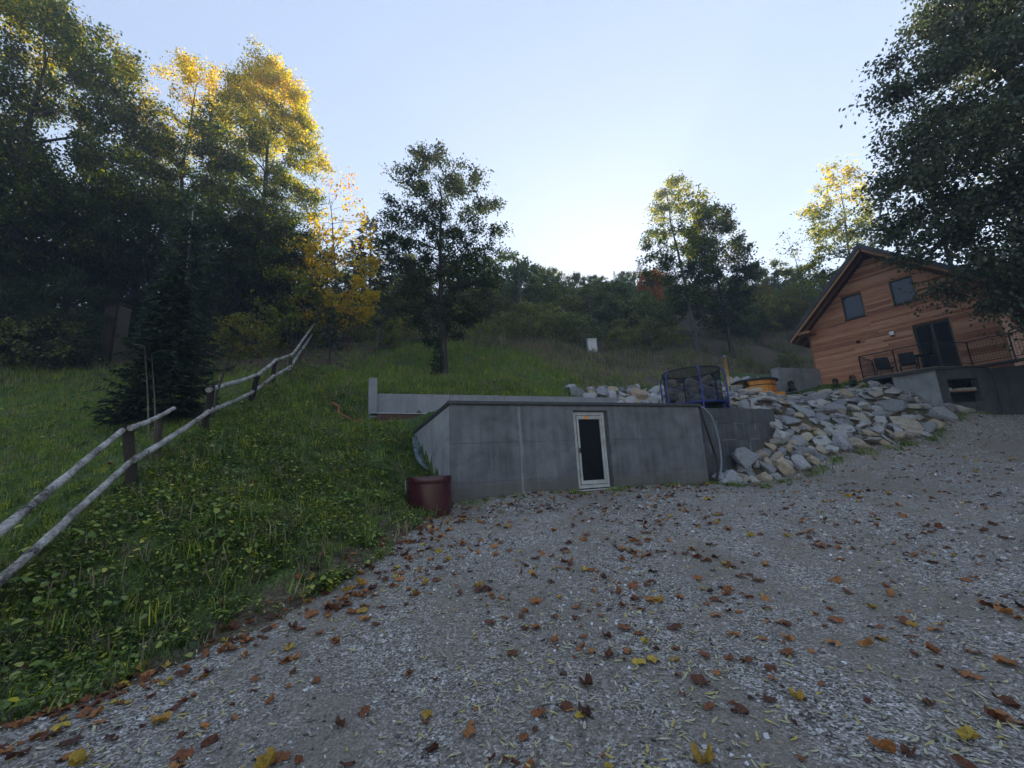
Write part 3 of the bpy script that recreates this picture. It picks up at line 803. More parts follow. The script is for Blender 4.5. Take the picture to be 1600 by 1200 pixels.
# ------------------------------------------------------------------ concrete garage set into the bank
Z0 = .83
gar = thing('concrete_garage', 'low grey concrete garage with a white framed glass door set into the bank', 'garage', (B0[0], B0[1], Z0), BROT)
W = 8.1
MB().box(.001, 3.50, .045, .3, -.4, 2.40).box(4.63, W - .001, .045, .3, -.4, 2.40).box(3.50, 4.63, .045, .3, 2.30, 2.40).box(3.50, 4.63, .045, .3, -.4, .12).build('wall_core', CONC, gar)
g_ = .002
cols = [0, 1.86, 3.50, 4.63, 6.5, W]; rows = [-.4, .50, 1.46, 2.415]
for ci in range(5):
    for ri in range(3):
        x0, x1, z0, z1 = cols[ci] + g_, cols[ci + 1] - g_, rows[ri] + g_, rows[ri + 1] - g_
        if ci == 2:
            if ri == 0: z1 = .12
            elif ri == 1: continue
            else: z0 = 2.302
        dy = random.uniform(0, .006)
        MB().box(x0, x1, dy, .042, z0, z1).build('concrete_panel', CONC, gar, .002)
# white lime run beside the first joint
MB().poly([(1.83, -.1), (1.90, -.12), (1.905, .4), (1.885, .9), (1.93, 1.3), (1.90, 1.9), (1.905, 2.39), (1.82, 2.39), (1.835, 1.7), (1.85, 1.2), (1.84, .7)], -.002, .0).build('lime_streak', pmat('lime_run', (.15, .15, .155), (.24, .24, .238), 9, .9, stretch=(3, 1, .5)), gar)
# wing wall on the left, right return wall, roof
def wallseg(p, q, z0, zp, zq, th):
    p = np.array(p, float); q = np.array(q, float); d = unit(q - p); n = np.array([d[1], -d[0]]) * th
    a, b, c, e = p, q, q + n, p + n
    return MB().add([(*a, z0), (*b, z0), (*c, z0), (*e, z0), (*a, zp), (*b, zq), (*c, zq), (*e, zp)], [(0, 3, 2, 1), (4, 5, 6, 7), (0, 1, 5, 4), (1, 2, 6, 5), (2, 3, 7, 6), (3, 0, 4, 7)])
wallseg((0.0, .046), (-.72, 2.9), -.6, 2.415, 1.76, .24).build('wing_wall', CONC_B, gar)
_p, _q = np.array([-.03, .02]), np.array([-.76, 2.95]); _n = np.array([.32, .08])
MB().add([(*_p, 2.42), (*_q, 1.765), (*(_q + _n), 1.765), (*(_p + _n), 2.42), (*_p, 2.52), (*_q, 1.84), (*(_q + _n), 1.84), (*(_p + _n), 2.52)], [(0, 3, 2, 1), (4, 5, 6, 7), (0, 1, 5, 4), (1, 2, 6, 5), (2, 3, 7, 6), (3, 0, 4, 7)]).build('wing_coping', FLASH, gar)
MB().box(W - .25, W - .002, .302, 1.4, -.4, 2.40).build('return_wall', CONC, gar)
MB().slab([(-.02, .02), (W + .04, .02), (W + .04, 4.6), (.5, 4.6)], 2.42, 2.52).build('roof_slab', CONC, gar)
MB().box(-.05, W + .07, -.06, .018, 2.445, 2.53).build('roof_flashing', FLASH, gar, .01)
# door
dr = MB().box(3.54, 3.62, .09, .17, .16, 2.26).box(4.47, 4.55, .09, .17, .16, 2.26).box(3.62, 4.47, .09, .17, 2.17, 2.26).box(3.62, 4.47, .09, .17, .16, .25).build('door_frame', PVC, gar, .006)
MB().box(3.635, 3.70, .075, .15, .265, 2.155).box(4.39, 4.455, .075, .15, .265, 2.155).box(3.70, 4.39, .075, .15, 2.06, 2.155).box(3.70, 4.39, .075, .15, .265, .37).build('door_leaf', PVC, gar, .006)
MB().box(3.70, 4.39, .11, .13, .37, 2.06).build('door_pane', GLASS_D, gar)
MB().box(3.50, 3.54, .10, .2, .12, 2.30).box(4.55, 4.63, .10, .2, .12, 2.30).box(3.54, 4.55, .10, .2, 2.26, 2.30).build('door_lining', CONC_D, gar)
MB().box(3.88, 4.02, .068, .074, 2.065, 2.15).build('sticker', ORANGE, dr)
MB().box(3.46, 4.72, -.05, .09, .10, .135).build('door_sill', PVC, gar, .006)
MB().box(3.648, 3.672, .03, .075, 1.12, 1.26).build('door_handle', FRAME, gar, .004)

# extension wall of large dark blocks
ext = thing('block_wall', 'low dark grey block wall continuing right of the garage', 'wall', (*bst(8.12, .22)[:2], Z0), BROT)
MB().box(.0, 3.66, .05, .55, -.3, 2.40).build('wall_core', CONC_D, ext)
zr = [-.3, .27, .82, 1.37, 1.92, 2.42]
for ri in range(5):
    xs_ = [0.0] + [k * .86 + (.43 if ri % 2 else 0) for k in range(1, 5) if k * .86 + (.43 if ri % 2 else 0) < 3.55] + [3.69]
    for a, b in zip(xs_[:-1], xs_[1:]):
        if b - a < .1: continue
        MB().box(a + .004, b - .004, random.uniform(0, .008), .048, zr[ri] + .004, zr[ri + 1] - .004).build('concrete_block', CONC_D, ext, .006)
for (x, z, w, h) in [(.86, 1.86, .03, .18), (1.72, 1.72, .025, .24), (2.60, 1.70, .035, .22), (.3, 1.90, .5, .02), (1.5, 1.91, .9, .015), (2.3, 1.36, .45, .025), (1.0, 1.36, .7, .02), (.45, .95, .03, .3), (2.25, 1.0, .03, .25)]:
    MB().poly([(x, z), (x + w, z + .01), (x + w * .9, z + h), (x + .1 * w, z + h * .9)], -.004, .01).build('mortar_smear', MORTAR, ext)

# pale retaining wall behind
rw = thing('retaining_wall', 'long pale grey rendered wall behind the garage roof with a raised end pillar', 'wall', (*bst(-1.72, 4.78)[:2], 3.0), BROT)
MB().box(.27, 10.2, 0, .2, -.4, 1.42).build('wall_panel', RENDER_, rw, .01)
MB().box(0, .268, -.30, .22, -.5, 1.90).build('end_pillar', RENDER_, rw, .01)

# ------------------------------------------------------------------ wooden house
hs = thing('wooden_house', 'larch-clad gabled house with dark roof and deck on the right', 'house', H0, HROT)
APX, APZ = 2.95, 6.05; SL, SR = math.tan(math.radians(45)), math.tan(math.radians(41))
HW = 6.35
def rz_under(x): return (APZ - (APX - x) * SL if x < APX else APZ - (x - APX) * SR) - .34
openings = [(1.64, 2.42, 3.02, 4.18), (3.48, 4.26, 3.12, 4.26), (3.88, 5.03, -.2, 1.98)]
def inside_open(x0, x1, z0, z1): return [o for o in openings if o[2] < z1 - .01 and o[3] > z0 + .01 and o[0] < x1 and o[1] > x0]
# dark core behind the boards, with the openings left free by building it in strips
core = MB()
zs_ = sorted(set([-.6, 0] + [z for o in openings for z in o[2:]]))
core.box(.02, 3.88, .03, .2, -.6, 1.98).box(5.03, HW - .02, .03, .2, -.6, 1.98)
core.box(.02, HW - .02, .03, .2, 1.98, 2.6)
core.poly([(.02, 2.6), (1.64, 2.6), (1.64, rz_under(1.64)), (.02, rz_under(.02))], .03, .2)
core.poly([(1.64, 4.26), (2.42, 4.26), (2.42, rz_under(2.42)), (1.64, rz_under(1.64) if rz_under(1.64) > 4.27 else 4.3)], .03, .2)
core.box(1.64, 2.42, .03, .2, 2.6, 3.02)
core.poly([(2.42, 2.6), (3.48, 2.6), (3.48, rz_under(3.48)), (APX, APZ - .34), (2.42, rz_under(2.42))], .03, .2)
core.box(3.48, 4.26, .03, .2, 2.6, 3.12)
core.poly([(3.48, 4.26), (4.26, 4.26), (4.26, rz_under(4.26)), (3.48, rz_under(3.48))], .03, .2)
core.poly([(4.26, 2.6), (HW - .02, 2.6), (HW - .02, rz_under(HW - .02)), (4.26, rz_under(4.26))], .03, .2)
core.build('wall_core', SOFFIT, hs)
bh = .1
rb = random.Random(8)
z = -.35
while z < APZ - .5:
    z1 = z + bh
    xa = max(.05, APX - (APZ - .30 - z) / SL); xb = min(HW - .05, APX + (APZ - .30 - z) / SR)
    if xb - xa > .1:
        cuts = [xa]
        for o in sorted(inside_open(xa, xb, z, z1)): cuts += [o[0] - .04, o[1] + .04]
        cuts.append(xb)
        for a, b in zip(cuts[0::2], cuts[1::2]):
            if b - a < .06: continue
            segs = [a]
            while b - segs[-1] > 3.4: segs.append(segs[-1] + rb.uniform(1.4, 3.2))
            segs.append(b)
            for p, q in zip(segs[:-1], segs[1:]):
                if q - p < .05: continue
                dy = rb.uniform(0, .008)
                MB().box(p + .002, q - .002, -.012 - dy, .026, z + .003, z1 - .003).build('siding_board', LARCH, hs)
    z = z1
# boarded side walls and back
for xs_ in (0.02, HW - .22):
    MB().box(xs_, xs_ + .2, .2, 8.0, -1.2, rz_under(.1) - .02).build('side_wall', LARCH, hs)
MB().poly([(.02, -1.2), (HW - .02, -1.2), (HW - .02, rz_under(HW)), (APX, APZ - .36), (.02, rz_under(.02))], 8.0, 8.2).build('back_wall', LARCH, hs)
MB().box(-.03, .048, -.03, .03, -.4, rz_under(.0) - .03).build('corner_board', BEAM, hs, .004)
MB().box(HW - .048, HW + .03, -.03, .03, -.4, rz_under(HW) - .03).build('corner_board', BEAM, hs, .004)
# roof: two leaves with soffit and verge boards
OV = .98
def leaf_poly(x0, x1, dz0, dz1):
    f = lambda x: (APZ - (APX - x) * SL if x <= APX else APZ - (x - APX) * SR)
    return [(x0, f(x0) + dz0), (x1, f(x1) + dz0), (x1, f(x1) + dz1), (x0, f(x0) + dz1)]
for (x0, x1) in ((-.60, APX - .002), (APX + .002, 7.0)):
    r_ = MB().poly(leaf_poly(x0, x1, -.10, .12), -OV - .05, 8.9).build('roof_leaf', ROOFM, hs)
    MB().poly(leaf_poly(x0 + .04, x1 - .04, -.16, -.103), -OV + .05, 8.8).build('soffit', SOFFIT, r_)
    MB().poly(leaf_poly(x0 + .05, x1 - .0, -.24, -.104), -OV, -OV + .045).build('verge_board', BEAM, r_)
    for k in range(10):
        yy = -OV + .5 + k * .95
        MB().poly(leaf_poly(x0 + .1, x1 - .05, -.30, -.162), yy, yy + .08).build('rafter', SOFFIT, r_)
MB().box(-.50, .35, -OV + .1, -.03, rz_under(.0) - .10, rz_under(.0) + .03).build('purlin_end', BEAM, hs, .005)
# windows
for k, (x0, x1, z0, z1) in enumerate(openings[:2]):
    w = MB().box(x0, x0 + .06, .03, .1, z0, z1).box(x1 - .06, x1, .03, .1, z0, z1).box(x0 + .06, x1 - .06, .03, .1, z1 - .06, z1).box(x0 + .06, x1 - .06, .03, .1, z0, z0 + .07).build('window', FRAME, hs, .004)
    MB().box(x0 + .06, x1 - .06, .06, .075, z0 + .07, z1 - .06).build('pane', GLASS_W, w)
    MB().box(x0 - .04, x0 - .002, -.03, .09, z0 - .02, z1 + .04).box(x1 + .002, x1 + .04, -.03, .09, z0 - .02, z1 + .04).box(x0 - .002, x1 + .002, -.03, .09, z1 + .002, z1 + .04).build('window_trim', BEAM, w)
    MB().box(x0 - .03, x1 + .03, -.05, .06, z0 - .045, z0 - .012).build('window_sill', FRAME, w)
# glazed door to the deck: two leaves
x0, x1, z0, z1 = openings[2]
d_ = MB().box(x0, x0 + .07, .08, .15, z0, z1).box(x1 - .07, x1, .08, .15, z0, z1).box(x0 + .07, x1 - .07, .08, .15, z1 - .07, z1).box(x0 + .07, x1 - .07, .08, .15, z0, z0 + .09).box((x0 + x1) / 2 - .05, (x0 + x1) / 2 + .05, .08, .15, z0 + .09, z1 - .07).build('terrace_door', FRAME, hs)
MB().box(x0 + .07, (x0 + x1) / 2 - .05, .11, .12, z0 + .09, z1 - .07).build('pane', GLASS_D, d_)
MB().box((x0 + x1) / 2 + .05, x1 - .07, .11, .12, z0 + .09, z1 - .07).build('pane', GLASS_D, d_)
MB().box(x0 - .04, x0 - .002, -.03, .1, z0, z1 + .04).box(x1 + .002, x1 + .04, -.03, .1, z0, z1 + .04).build('door_trim', BEAM, d_)
lm = MB().box(3.10, 3.27, -.14, -.025, 1.78, 1.95).build('wall_lamp', pmat('lamp_white', (.72, .73, .75), (.8, .8, .8), 5, .4), hs, .015)
MB().box(3.13, 3.24, -.10, -.03, 1.72, 1.778).build('lamp_foot', FRAME, lm)
MB().lathe([(.001, -.05), (.07, -.04), (.085, .0), (.07, .04), (.001, .05)], 14).build('round_lamp', FRAME, hs).location = (1.93, -.06, 1.84)

# deck, its concrete base and the railing
DZ = -.16
A_ = (4.57, -1.83); L_ = (2.28, -1.83); B_ = (5.35, -.30); C_ = (7.6, -.62)
plank = woodmat('deck_planks', ((.10, .075, .055), (.17, .13, .10), (.25, .2, .16)))
deck = MB().slab([L_, A_, B_, (7.6, -.62), (7.6, -.06), (2.28, -.06)], DZ - .12, DZ - .04).build('deck', FRAME, hs)
yy = -.08
while yy > -1.80:
    xr_ = np.interp(-yy, [.06, .3, 1.83], [5.46, 5.35, 4.57])
    MB().box(2.26, xr_ - .01, yy - .135, yy - .004, DZ - .038, DZ - .01).build('deck_board', plank, deck)
    yy -= .139
MB().box(2.26, 4.58, -1.87, -1.832, DZ - .16, DZ).build('fascia', FRAME, deck)
base = wallseg((3.2, -1.75), (4.50, -1.75), -3.2, DZ - .14, DZ - .14, -.25).build('basement_wall', CONC_B, hs)
# face with an opening from the deck corner back to the house
pA = np.array([4.505, -1.75]); pB = np.array([5.75, .05]); dv = unit(pB - pA); ln = np.linalg.norm(pB - pA); nv = np.array([dv[1], -dv[0]])
def seg(a, b, z0, z1, th=.25, off=0.0):
    p = pA + dv * a + nv * off; q = pA + dv * b + nv * off; m_ = -nv * th
    return [(*p, z0), (*q, z0), (*(q + m_), z0), (*(p + m_), z0), (*p, z1), (*q, z1), (*(q + m_), z1), (*(p + m_), z1)]
BF = [(0, 3, 2, 1), (4, 5, 6, 7), (0, 1, 5, 4), (1, 2, 6, 5), (2, 3, 7, 6), (3, 0, 4, 7)]
zt = DZ - .14
mb = MB()
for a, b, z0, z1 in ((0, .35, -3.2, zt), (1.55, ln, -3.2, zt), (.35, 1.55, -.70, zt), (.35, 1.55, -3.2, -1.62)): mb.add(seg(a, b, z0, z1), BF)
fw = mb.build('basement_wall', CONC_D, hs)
MB().add(seg(.35, 1.55, -1.20, -1.15, .6, -.05), BF).build('shelf', BEAM, fw)
MB().add(seg(.2, 1.7, -1.7, -.6, .02, -.7), BF).build('niche_back', FRAME, fw)
for k in range(6):
    MB().add(seg(.40 + k * .19, .56 + k * .19, -1.148, -1.148 + random.uniform(.05, .12), .3, -.08), BF).build('stacked_slat', PVC, fw)
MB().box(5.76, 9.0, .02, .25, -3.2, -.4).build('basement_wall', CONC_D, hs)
def rail_run(p, q, n, zt_=.80):
    p = np.array(p); q = np.array(q)
    r_ = MB().tube([(*p, zt_), (*q, zt_)], .022, 6).build('top_rail', IRON, deck)
    MB().tube([(*p, DZ + .08), (*q, DZ + .08)], .014, 6).build('bottom_rail', IRON, deck)
    for k in range(n + 1):
        w = p + (q - p) * k / n
        MB().tube([(*w, DZ - .18), (*w, zt_)], .026, 6).build('railing_post', IRON, deck)
    L = np.linalg.norm(q - p); m_ = int(L / .085)
    b = MB()
    for k in range(1, m_):
        w = p + (q - p) * k / m_
        b.tube([(*w, DZ + .08), (*w, zt_)], .0045, 4, False)
    for zz in np.arange(DZ + .18, zt_ - .04, .1):
        b.tube([(*p, zz), (*q, zz)], .004, 4, False)
    o = b.build('railing_mesh', IRON, deck); o['kind'] = 'stuff'
rail_run(L_, A_, 2); rail_run(A_, B_, 1); rail_run(B_, C_, 2)
rail_run((2.28, -.08), L_, 1)

# chairs and table on the deck
SLING = pmat('sling_black', (.008, .008, .010), (.018, .018, .02), 40, .8)
def chair(label, x, y, rz):
    w = hso(x, -y, H0[2] + DZ - .01)
    o = thing('deck_chair', label, 'chair', w, HROT + rz, 'deck chairs')
    MB().box(-.25, .25, -.24, .22, .40, .43).build('seat', SLING, o, .01)
    MB().add([(-.25, .20, .42), (.25, .20, .42), (.25, .40, 1.0), (-.25, .40, 1.0), (-.25, .23, .41), (.25, .23, .41), (.25, .43, .99), (-.25, .43, .99)], [(0, 1, 2, 3), (7, 6, 5, 4), (0, 4, 5, 1), (1, 5, 6, 2), (2, 6, 7, 3), (3, 7, 4, 0)]).build('backrest', SLING, o)
    for sx in (-1, 1):
        MB().tube([(.27 * sx, -.25, 0), (.27 * sx, -.22, .62)], .014, 6).build('leg', IRON, o)
        MB().tube([(.27 * sx, .32, 0), (.27 * sx, .24, .42)], .014, 6).build('leg', IRON, o)
        MB().tube([(.27 * sx, -.25, .62), (.27 * sx, .28, .63)], .018, 6).build('armrest', IRON, o)
chair('black deck chair on the deck nearer the railing corner at left', 2.85, -.72, .5)
chair('black deck chair next to the dark table on the deck', 3.62, -.8, .25)
tb = thing('deck_table', 'low dark table on the deck in front of the glazed door', 'table', hso(4.15, .95, H0[2] + DZ - .01), HROT)
MB().box(-.28, .28, -.3, .3, .66, .70).build('table_top', FRAME, tb, .006)
for sx in (-.24, .24):
    for sy in (-.26, .26): MB().tube([(sx, sy, 0), (sx, sy, .66)], .016, 6).build('leg', IRON, tb)

# blue-grey wall beside the house
bw = thing('garden_wall', 'short blue-grey concrete wall left of the house corner', 'wall', (*bst(17.0, 3.45)[:2], 4.2), BROT - .06)
MB().box(0, 2.9, 0, .38, -.4, 1.60).build('wall_body', CONC_B, bw, .012)

# ------------------------------------------------------------------ rail fence
fence = thing('rail_fence', 'weathered fence of dark posts and peeled rails climbing the bank', 'fence', (0, 0, 0))
rf = random.Random(6)
def lpts(pts): return np.array(pts)
def post(ptop, pbot, d, r=.055):
    a = at(*ptop, d); b = at(*pbot, d)
    gz = hz1(b[0], b[1]); b = b + (b - a) / np.linalg.norm(b - a) * .1
    b[2] = min(b[2], gz - .12)
    u = np.linspace(0, 1, 6)[:, None]
    P = b + (a - b) * u + np.array([[rf.gauss(0, .008), rf.gauss(0, .008), 0] for _ in range(6)])
    MB().tube(P, [r * 1.1, r * 1.05, r, r * .98, r, r * .92], 9).build('post', FPOST, fence)
for ptop, pbot, d, r in [((-60, 850), (-58, 1010), 4.0, .06), ((200, 664), (206, 766), 6.5, .075), ((249, 651), (247, 700), 7.6, .06), ((331, 603), (318, 681), 8.9, .07), ((404, 581), (391, 630), 13, .08), ((430, 561), (425, 607), 15, .07), ((456, 552), (450, 592), 17, .07), ((471, 532), (468, 566), 20, .07), ((490, 506), (487, 545), 24, .07)]:
    post(ptop, pbot, d, r)
def rail(p, dp, q, dq, r=.05, sag=.02):
    a = at(*p, dp); b = at(*q, dq); u = np.linspace(0, 1, 25)[:, None]
    P = a + (b - a) * u
    n_ = np.cumsum(np.array([[rf.gauss(0, .0022), rf.gauss(0, .0022), rf.gauss(0, .003)] for _ in range(25)]), 0)
    P = P + n_ - n_[-1] * u - np.array([0, 0, sag]) * np.sin(math.pi * u)
    MB().tube(P, [.88 * r * (1.1 - .2 * k / 24 + rf.gauss(0, .035) + (.12 if rf.random() < .08 else 0)) for k in range(25)], 10).build('rail', RAILM, fence)
off = .10
rail((-60, 878), 3.85, (192, 672), 6.35, .05); rail((203, 669), 6.4, (272, 638), 7.9, .045); rail((326, 609), 8.75, (408, 583), 12.9, .06)
rail((403, 585), 12.9, (433, 561), 14.9, .06); rail((430, 563), 14.9, (458, 553), 16.9, .06); rail((455, 556), 16.8, (474, 530), 20, .06); rail((470, 535), 20, (491, 506), 24, .06)
rail((-60, 962), 3.85, (203, 722), 6.35, .052); rail((207, 720), 6.4, (328, 642), 8.75, .052); rail((323, 645), 8.7, (396, 612), 12.85, .055)
rail((392, 614), 12.8, (428, 587), 14.8, .06); rail((424, 590), 14.8, (454, 572), 16.8, .06); rail((452, 577), 16.8, (470, 548), 19.9, .06); rail((468, 552), 19.9, (488, 522), 23.9, .06)
sp_ = MB().tube([at(331, 650, 9.1), at(340, 610, 9.2), at(352, 575, 9.2), at(364, 543, 9.2)], [.03, .025, .02, .012], 7).build('wooden_stake', FPOST)
props(sp_, 'thin dark stake leaning against the fence beside the spruce', 'stake')
for k, (pa, pb, d) in enumerate([((233, 692), (226, 540), 8.6), ((243, 690), (237, 555), 8.8)]):
    a = at(*pa, d); a[2] = hz1(a[0], a[1]) - .05
    o = MB().tube([a, (a + at(*pb, d)) / 2 + np.array([.02, 0, 0]), at(*pb, d)], [.018, .014, .008], 6).build('thin_sapling', pmat('sapling_bark' + str(k), (.06, .05, .04), (.14, .12, .095), 20))
    props(o, ['thin pale sapling in front of the dark spruce, left of two', 'thin pale sapling in front of the dark spruce, right of two'][k], 'sapling')

# ------------------------------------------------------------------ round tub, board, sheet, hoses
RED = pmat('tub_dark_red', (.04, .007, .010), (.065, .012, .016), 4, .26, .08, .004, spec=.5)
tubp = at(671, 770, 9.35); tz = hz1(tubp[0], tubp[1])
tub = thing('round_tub', 'dark red round tub against the left corner of the garage', 'tub', (tubp[0], tubp[1], .78))
MB().lathe([(.465, -.15), (.485, .62)], 48).lathe([(.455, .70), (.42, .05)], 48).lathe([(.42, .05), (.001, .04)], 48).build('tub_body', RED, tub)
MB().lathe([(.484, .60), (.50, .66), (.50, .672)], 48).lathe([(.50, .672), (.503, .745), (.495, .765)], 48).lathe([(.495, .765), (.455, .762)], 48).lathe([(.455, .762), (.45, .70)], 48).build('rim', RED, tub)
MB().box(-.525, -.505, -.12, -.04, .48, .70).build('handle', PVC, tub, .006)
PLY = woodmat('plywood_brown', ((.04, .02, .013), (.085, .04, .024), (.13, .07, .042)))
bpos = ground_hit(640, 672)
bd = thing('wooden_board', 'brown plywood board lying at the foot of the pale wall', 'board', (*bst(-.75, 3.55)[:2], hz1(*bst(-.75, 3.55)[:2]) + .0), BROT + .08)
MB().box(-.75, .9, -.02, .02, -.05, .2).build('panel', PLY, bd)
MB().box(-.95, .8, -.06, .5, .202, .23).build('cover_sheet', pmat('sheet_grey', (.2, .22, .26), (.4, .42, .47), 4, .5), bd)
shp = [ground_hit(*p) for p in ((650, 690), (652, 705), (656, 722), (664, 738))]
v = []
for i, p in enumerate(spline(shp, 10)):
    gz = hz1(p[0], p[1])
    for k in (-1, 0, 1): v.append((p[0] + k * .12, p[1] + .03 * k, hz1(p[0] + k * .12, p[1]) + .09 + .03 * math.sin(i * 1.7 + k)))
f_ = [(i * 3 + k, i * 3 + k + 1, i * 3 + k + 4, i * 3 + k + 3) for i in range(9) for k in range(2)]
sh_ = MB().add(v, f_, True).build('plastic_sheet', pmat('sheet_blue_grey', (.08, .11, .14), (.2, .25, .3), 6, .4))
sm = sh_.modifiers.new('solid', 'SOLIDIFY'); sm.thickness = .006
props(sh_, 'strip of blue-grey plastic sheet hanging down the bank beside the garage', 'sheet')
def ground_hose(name, label, pix, r, mat, lift=.03):
    P = [ground_hit(*p) for p in pix]
    P = [np.array([p[0], p[1], hz1(p[0], p[1]) + lift + random.uniform(0, .05)]) for p in P]
    props(MB().tube(spline(P, 40), r, 8).build(name, mat), label, 'hose')
ground_hose('garden_hose', 'red hose lying in a loop on the bank left of the grey pillar', [(519, 634), (524, 637), (530, 641), (528, 648), (532, 654), (542, 658), (552, 662), (561, 664), (566, 661)], .035, pmat('hose_red', (.35, .05, .03), (.45, .09, .06), 10, .5), .08)
HB = pmat('hose_black', (.006, .006, .007), (.014, .014, .015), 20, .4)
HG = pmat('hose_grey', (.12, .14, .17), (.2, .23, .27), 20, .35)
P = [on_front(px, py, t) for px, py, t in [(1086, 632, .25), (1093, 634, .02), (1103, 641, -.08), (1113, 655, -.10), (1120, 676, -.10), (1125, 700, -.10), (1127, 725, -.14), (1124, 748, -.22)]]
props(MB().tube(spline(P, 40), .032, 8).build('hanging_hose', HG), 'grey hose arching over the right end of the garage roof', 'hose')
P = [on_front(px, py, t) for px, py, t in [(1088, 633, .25), (1094, 638, .0), (1101, 660, -.07), (1110, 688, -.08), (1118, 712, -.09), (1122, 730, -.13), (1119, 751, -.2)]]
props(MB().tube(spline(P, 40), .035, 8).build('hanging_hose', HB), 'black hose hanging down the right end of the garage', 'hose')

# ------------------------------------------------------------------ trampoline
tr0 = bst(10.75, 2.75, TERRACE_Z)
trm = thing('trampoline', 'trampoline with blue poles and black safety net behind the garage roof', 'trampoline', tr0, .2)
BLUE = pmat('pole_blue', (.012, .022, .16), (.03, .05, .26), 8, .35)
def netmat():
    m, nt, out = new_mat('safety_net')
    d = N(nt, 'ShaderNodeBsdfDiffuse'); d.inputs[0].default_value = (.012, .014, .02, 1)
    t = N(nt, 'ShaderNodeBsdfTransparent')
    mx = N(nt, 'ShaderNodeMixShader'); mx.inputs[0].default_value = .5
    nt.links.new(t.outputs[0], mx.inputs[1]); nt.links.new(d.outputs[0], mx.inputs[2]); nt.links.new(mx.outputs[0], out.inputs[0])
    return m
TR = 1.22
def ring(r, z, rad, n=48, sides=8):
    return [(r * math.cos(2 * math.pi * k / n), r * math.sin(2 * math.pi * k / n), z) for k in range(n + 1)]
MB().tube(ring(TR, .42, .03), .035, 8, False).build('base_ring', BLUE, trm)
MB().lathe([(TR - .12, .45), (TR + .06, .46), (TR + .06, .43), (TR - .12, .44)], 48).build('edge_pad', BLUE, trm)
MB().lathe([(.001, .42), (TR - .1, .43)], 48).build('jump_mat', SLING, trm)
MB().tube(ring(TR - .12, 1.82, .02), .022, 8, False).build('top_ring', IRON, trm)
MB().lathe([(TR - .14, .44), (TR - .13, 1.82)], 60).build('safety_net', netmat(), trm)
for k in range(6):
    a = 2 * math.pi * (k + .15) / 6; c, s_ = math.cos(a), math.sin(a)
    o = MB().tube(spline([((TR + .05) * c, (TR + .05) * s_, .0), ((TR + .06) * c, (TR + .06) * s_, 1.4), ((TR + .02) * c, (TR + .02) * s_, 1.68), ((TR - .12) * c, (TR - .12) * s_, 1.83)], 14), .03, 8).build('net_pole', BLUE, trm)
    MB().tube([((TR + .02) * math.cos(a - .3), (TR + .02) * math.sin(a - .3), 0), ((TR + .02) * math.cos(a - .3), (TR + .02) * math.sin(a - .3), .42)], .025, 6).build('leg', BLUE, trm)

# ------------------------------------------------------------------ hot tub with stove and flue
hp = at(1180, 612, 19.6); hzz = hz1(hp[0], hp[1]) - .12
hot = thing('hot_tub', 'orange wooden hot tub with dark rim beside the rock bank', 'hot tub', (hp[0], hp[1], hzz - .02))
HTW = woodmat('hot_tub_staves', ((.34, .115, .02), (.54, .21, .035), (.64, .30, .06)), .55, (14, 14, 2))
n = 30
stv = None
for k in range(n):
    a0, a1 = 2 * math.pi * (k + .03) / n, 2 * math.pi * (k + .97) / n
    ri, ro = .84, .89
    me_ = None
    pts = [(ri * math.cos(a0), ri * math.sin(a0)), (ro * math.cos(a0), ro * math.sin(a0)), (ro * math.cos(a1), ro * math.sin(a1)), (ri * math.cos(a1), ri * math.sin(a1))]
    MB().slab(pts, 0, .92).build('stave', HTW, hot)
MB().lathe([(.82, .90), (1.0, .92), (1.0, .98), (.82, .98)], 40).build('rim', FRAME, hot)
MB().lathe([(.001, .99), (.9, .985), (.9, 1.03), (.001, 1.06)], 40).build('cover', FRAME, hot)
for zz in (.2, .68): MB().lathe([(.892, zz), (.90, zz), (.90, zz + .04), (.892, zz + .04)], 40).build('band', IRON, hot)
MB().box(-.5, .5, -1.35, -.93, 0, .25).build('step', HTW, hot, .01)
fp = at(1141, 615, 18.6); fz = hz1(fp[0], fp[1])
flue = thing('tub_stove', 'small stove with a tall copper flue left of the hot tub', 'stove', (fp[0], fp[1], fz - .03))
STEEL = pmat('stove_steel', (.16, .16, .17), (.3, .3, .31), 9, .45, metal=.3)
MB().box(-.05, .5, -.2, .25, 0, .62).build('stove_body', STEEL, flue, .01)
MB().box(.05, .25, -.212, -.2, .12, .34).build('stove_door', FRAME, flue)
COP = pmat('flue_copper', (.36, .19, .07), (.55, .36, .15), 6, .35, metal=.15)
top = at(1127, 556, 18.6)
MB().tube([(0, 0, -.25), (0, 0, top[2] - fz)], .075, 12).build('flue_pipe', COP, flue)
MB().lathe([(.06, top[2] - fz - .02), (.02, top[2] - fz + .02), (.13, top[2] - fz + .05), (.001, top[2] - fz + .13)], 14).build('flue_cap', STEEL, flue)

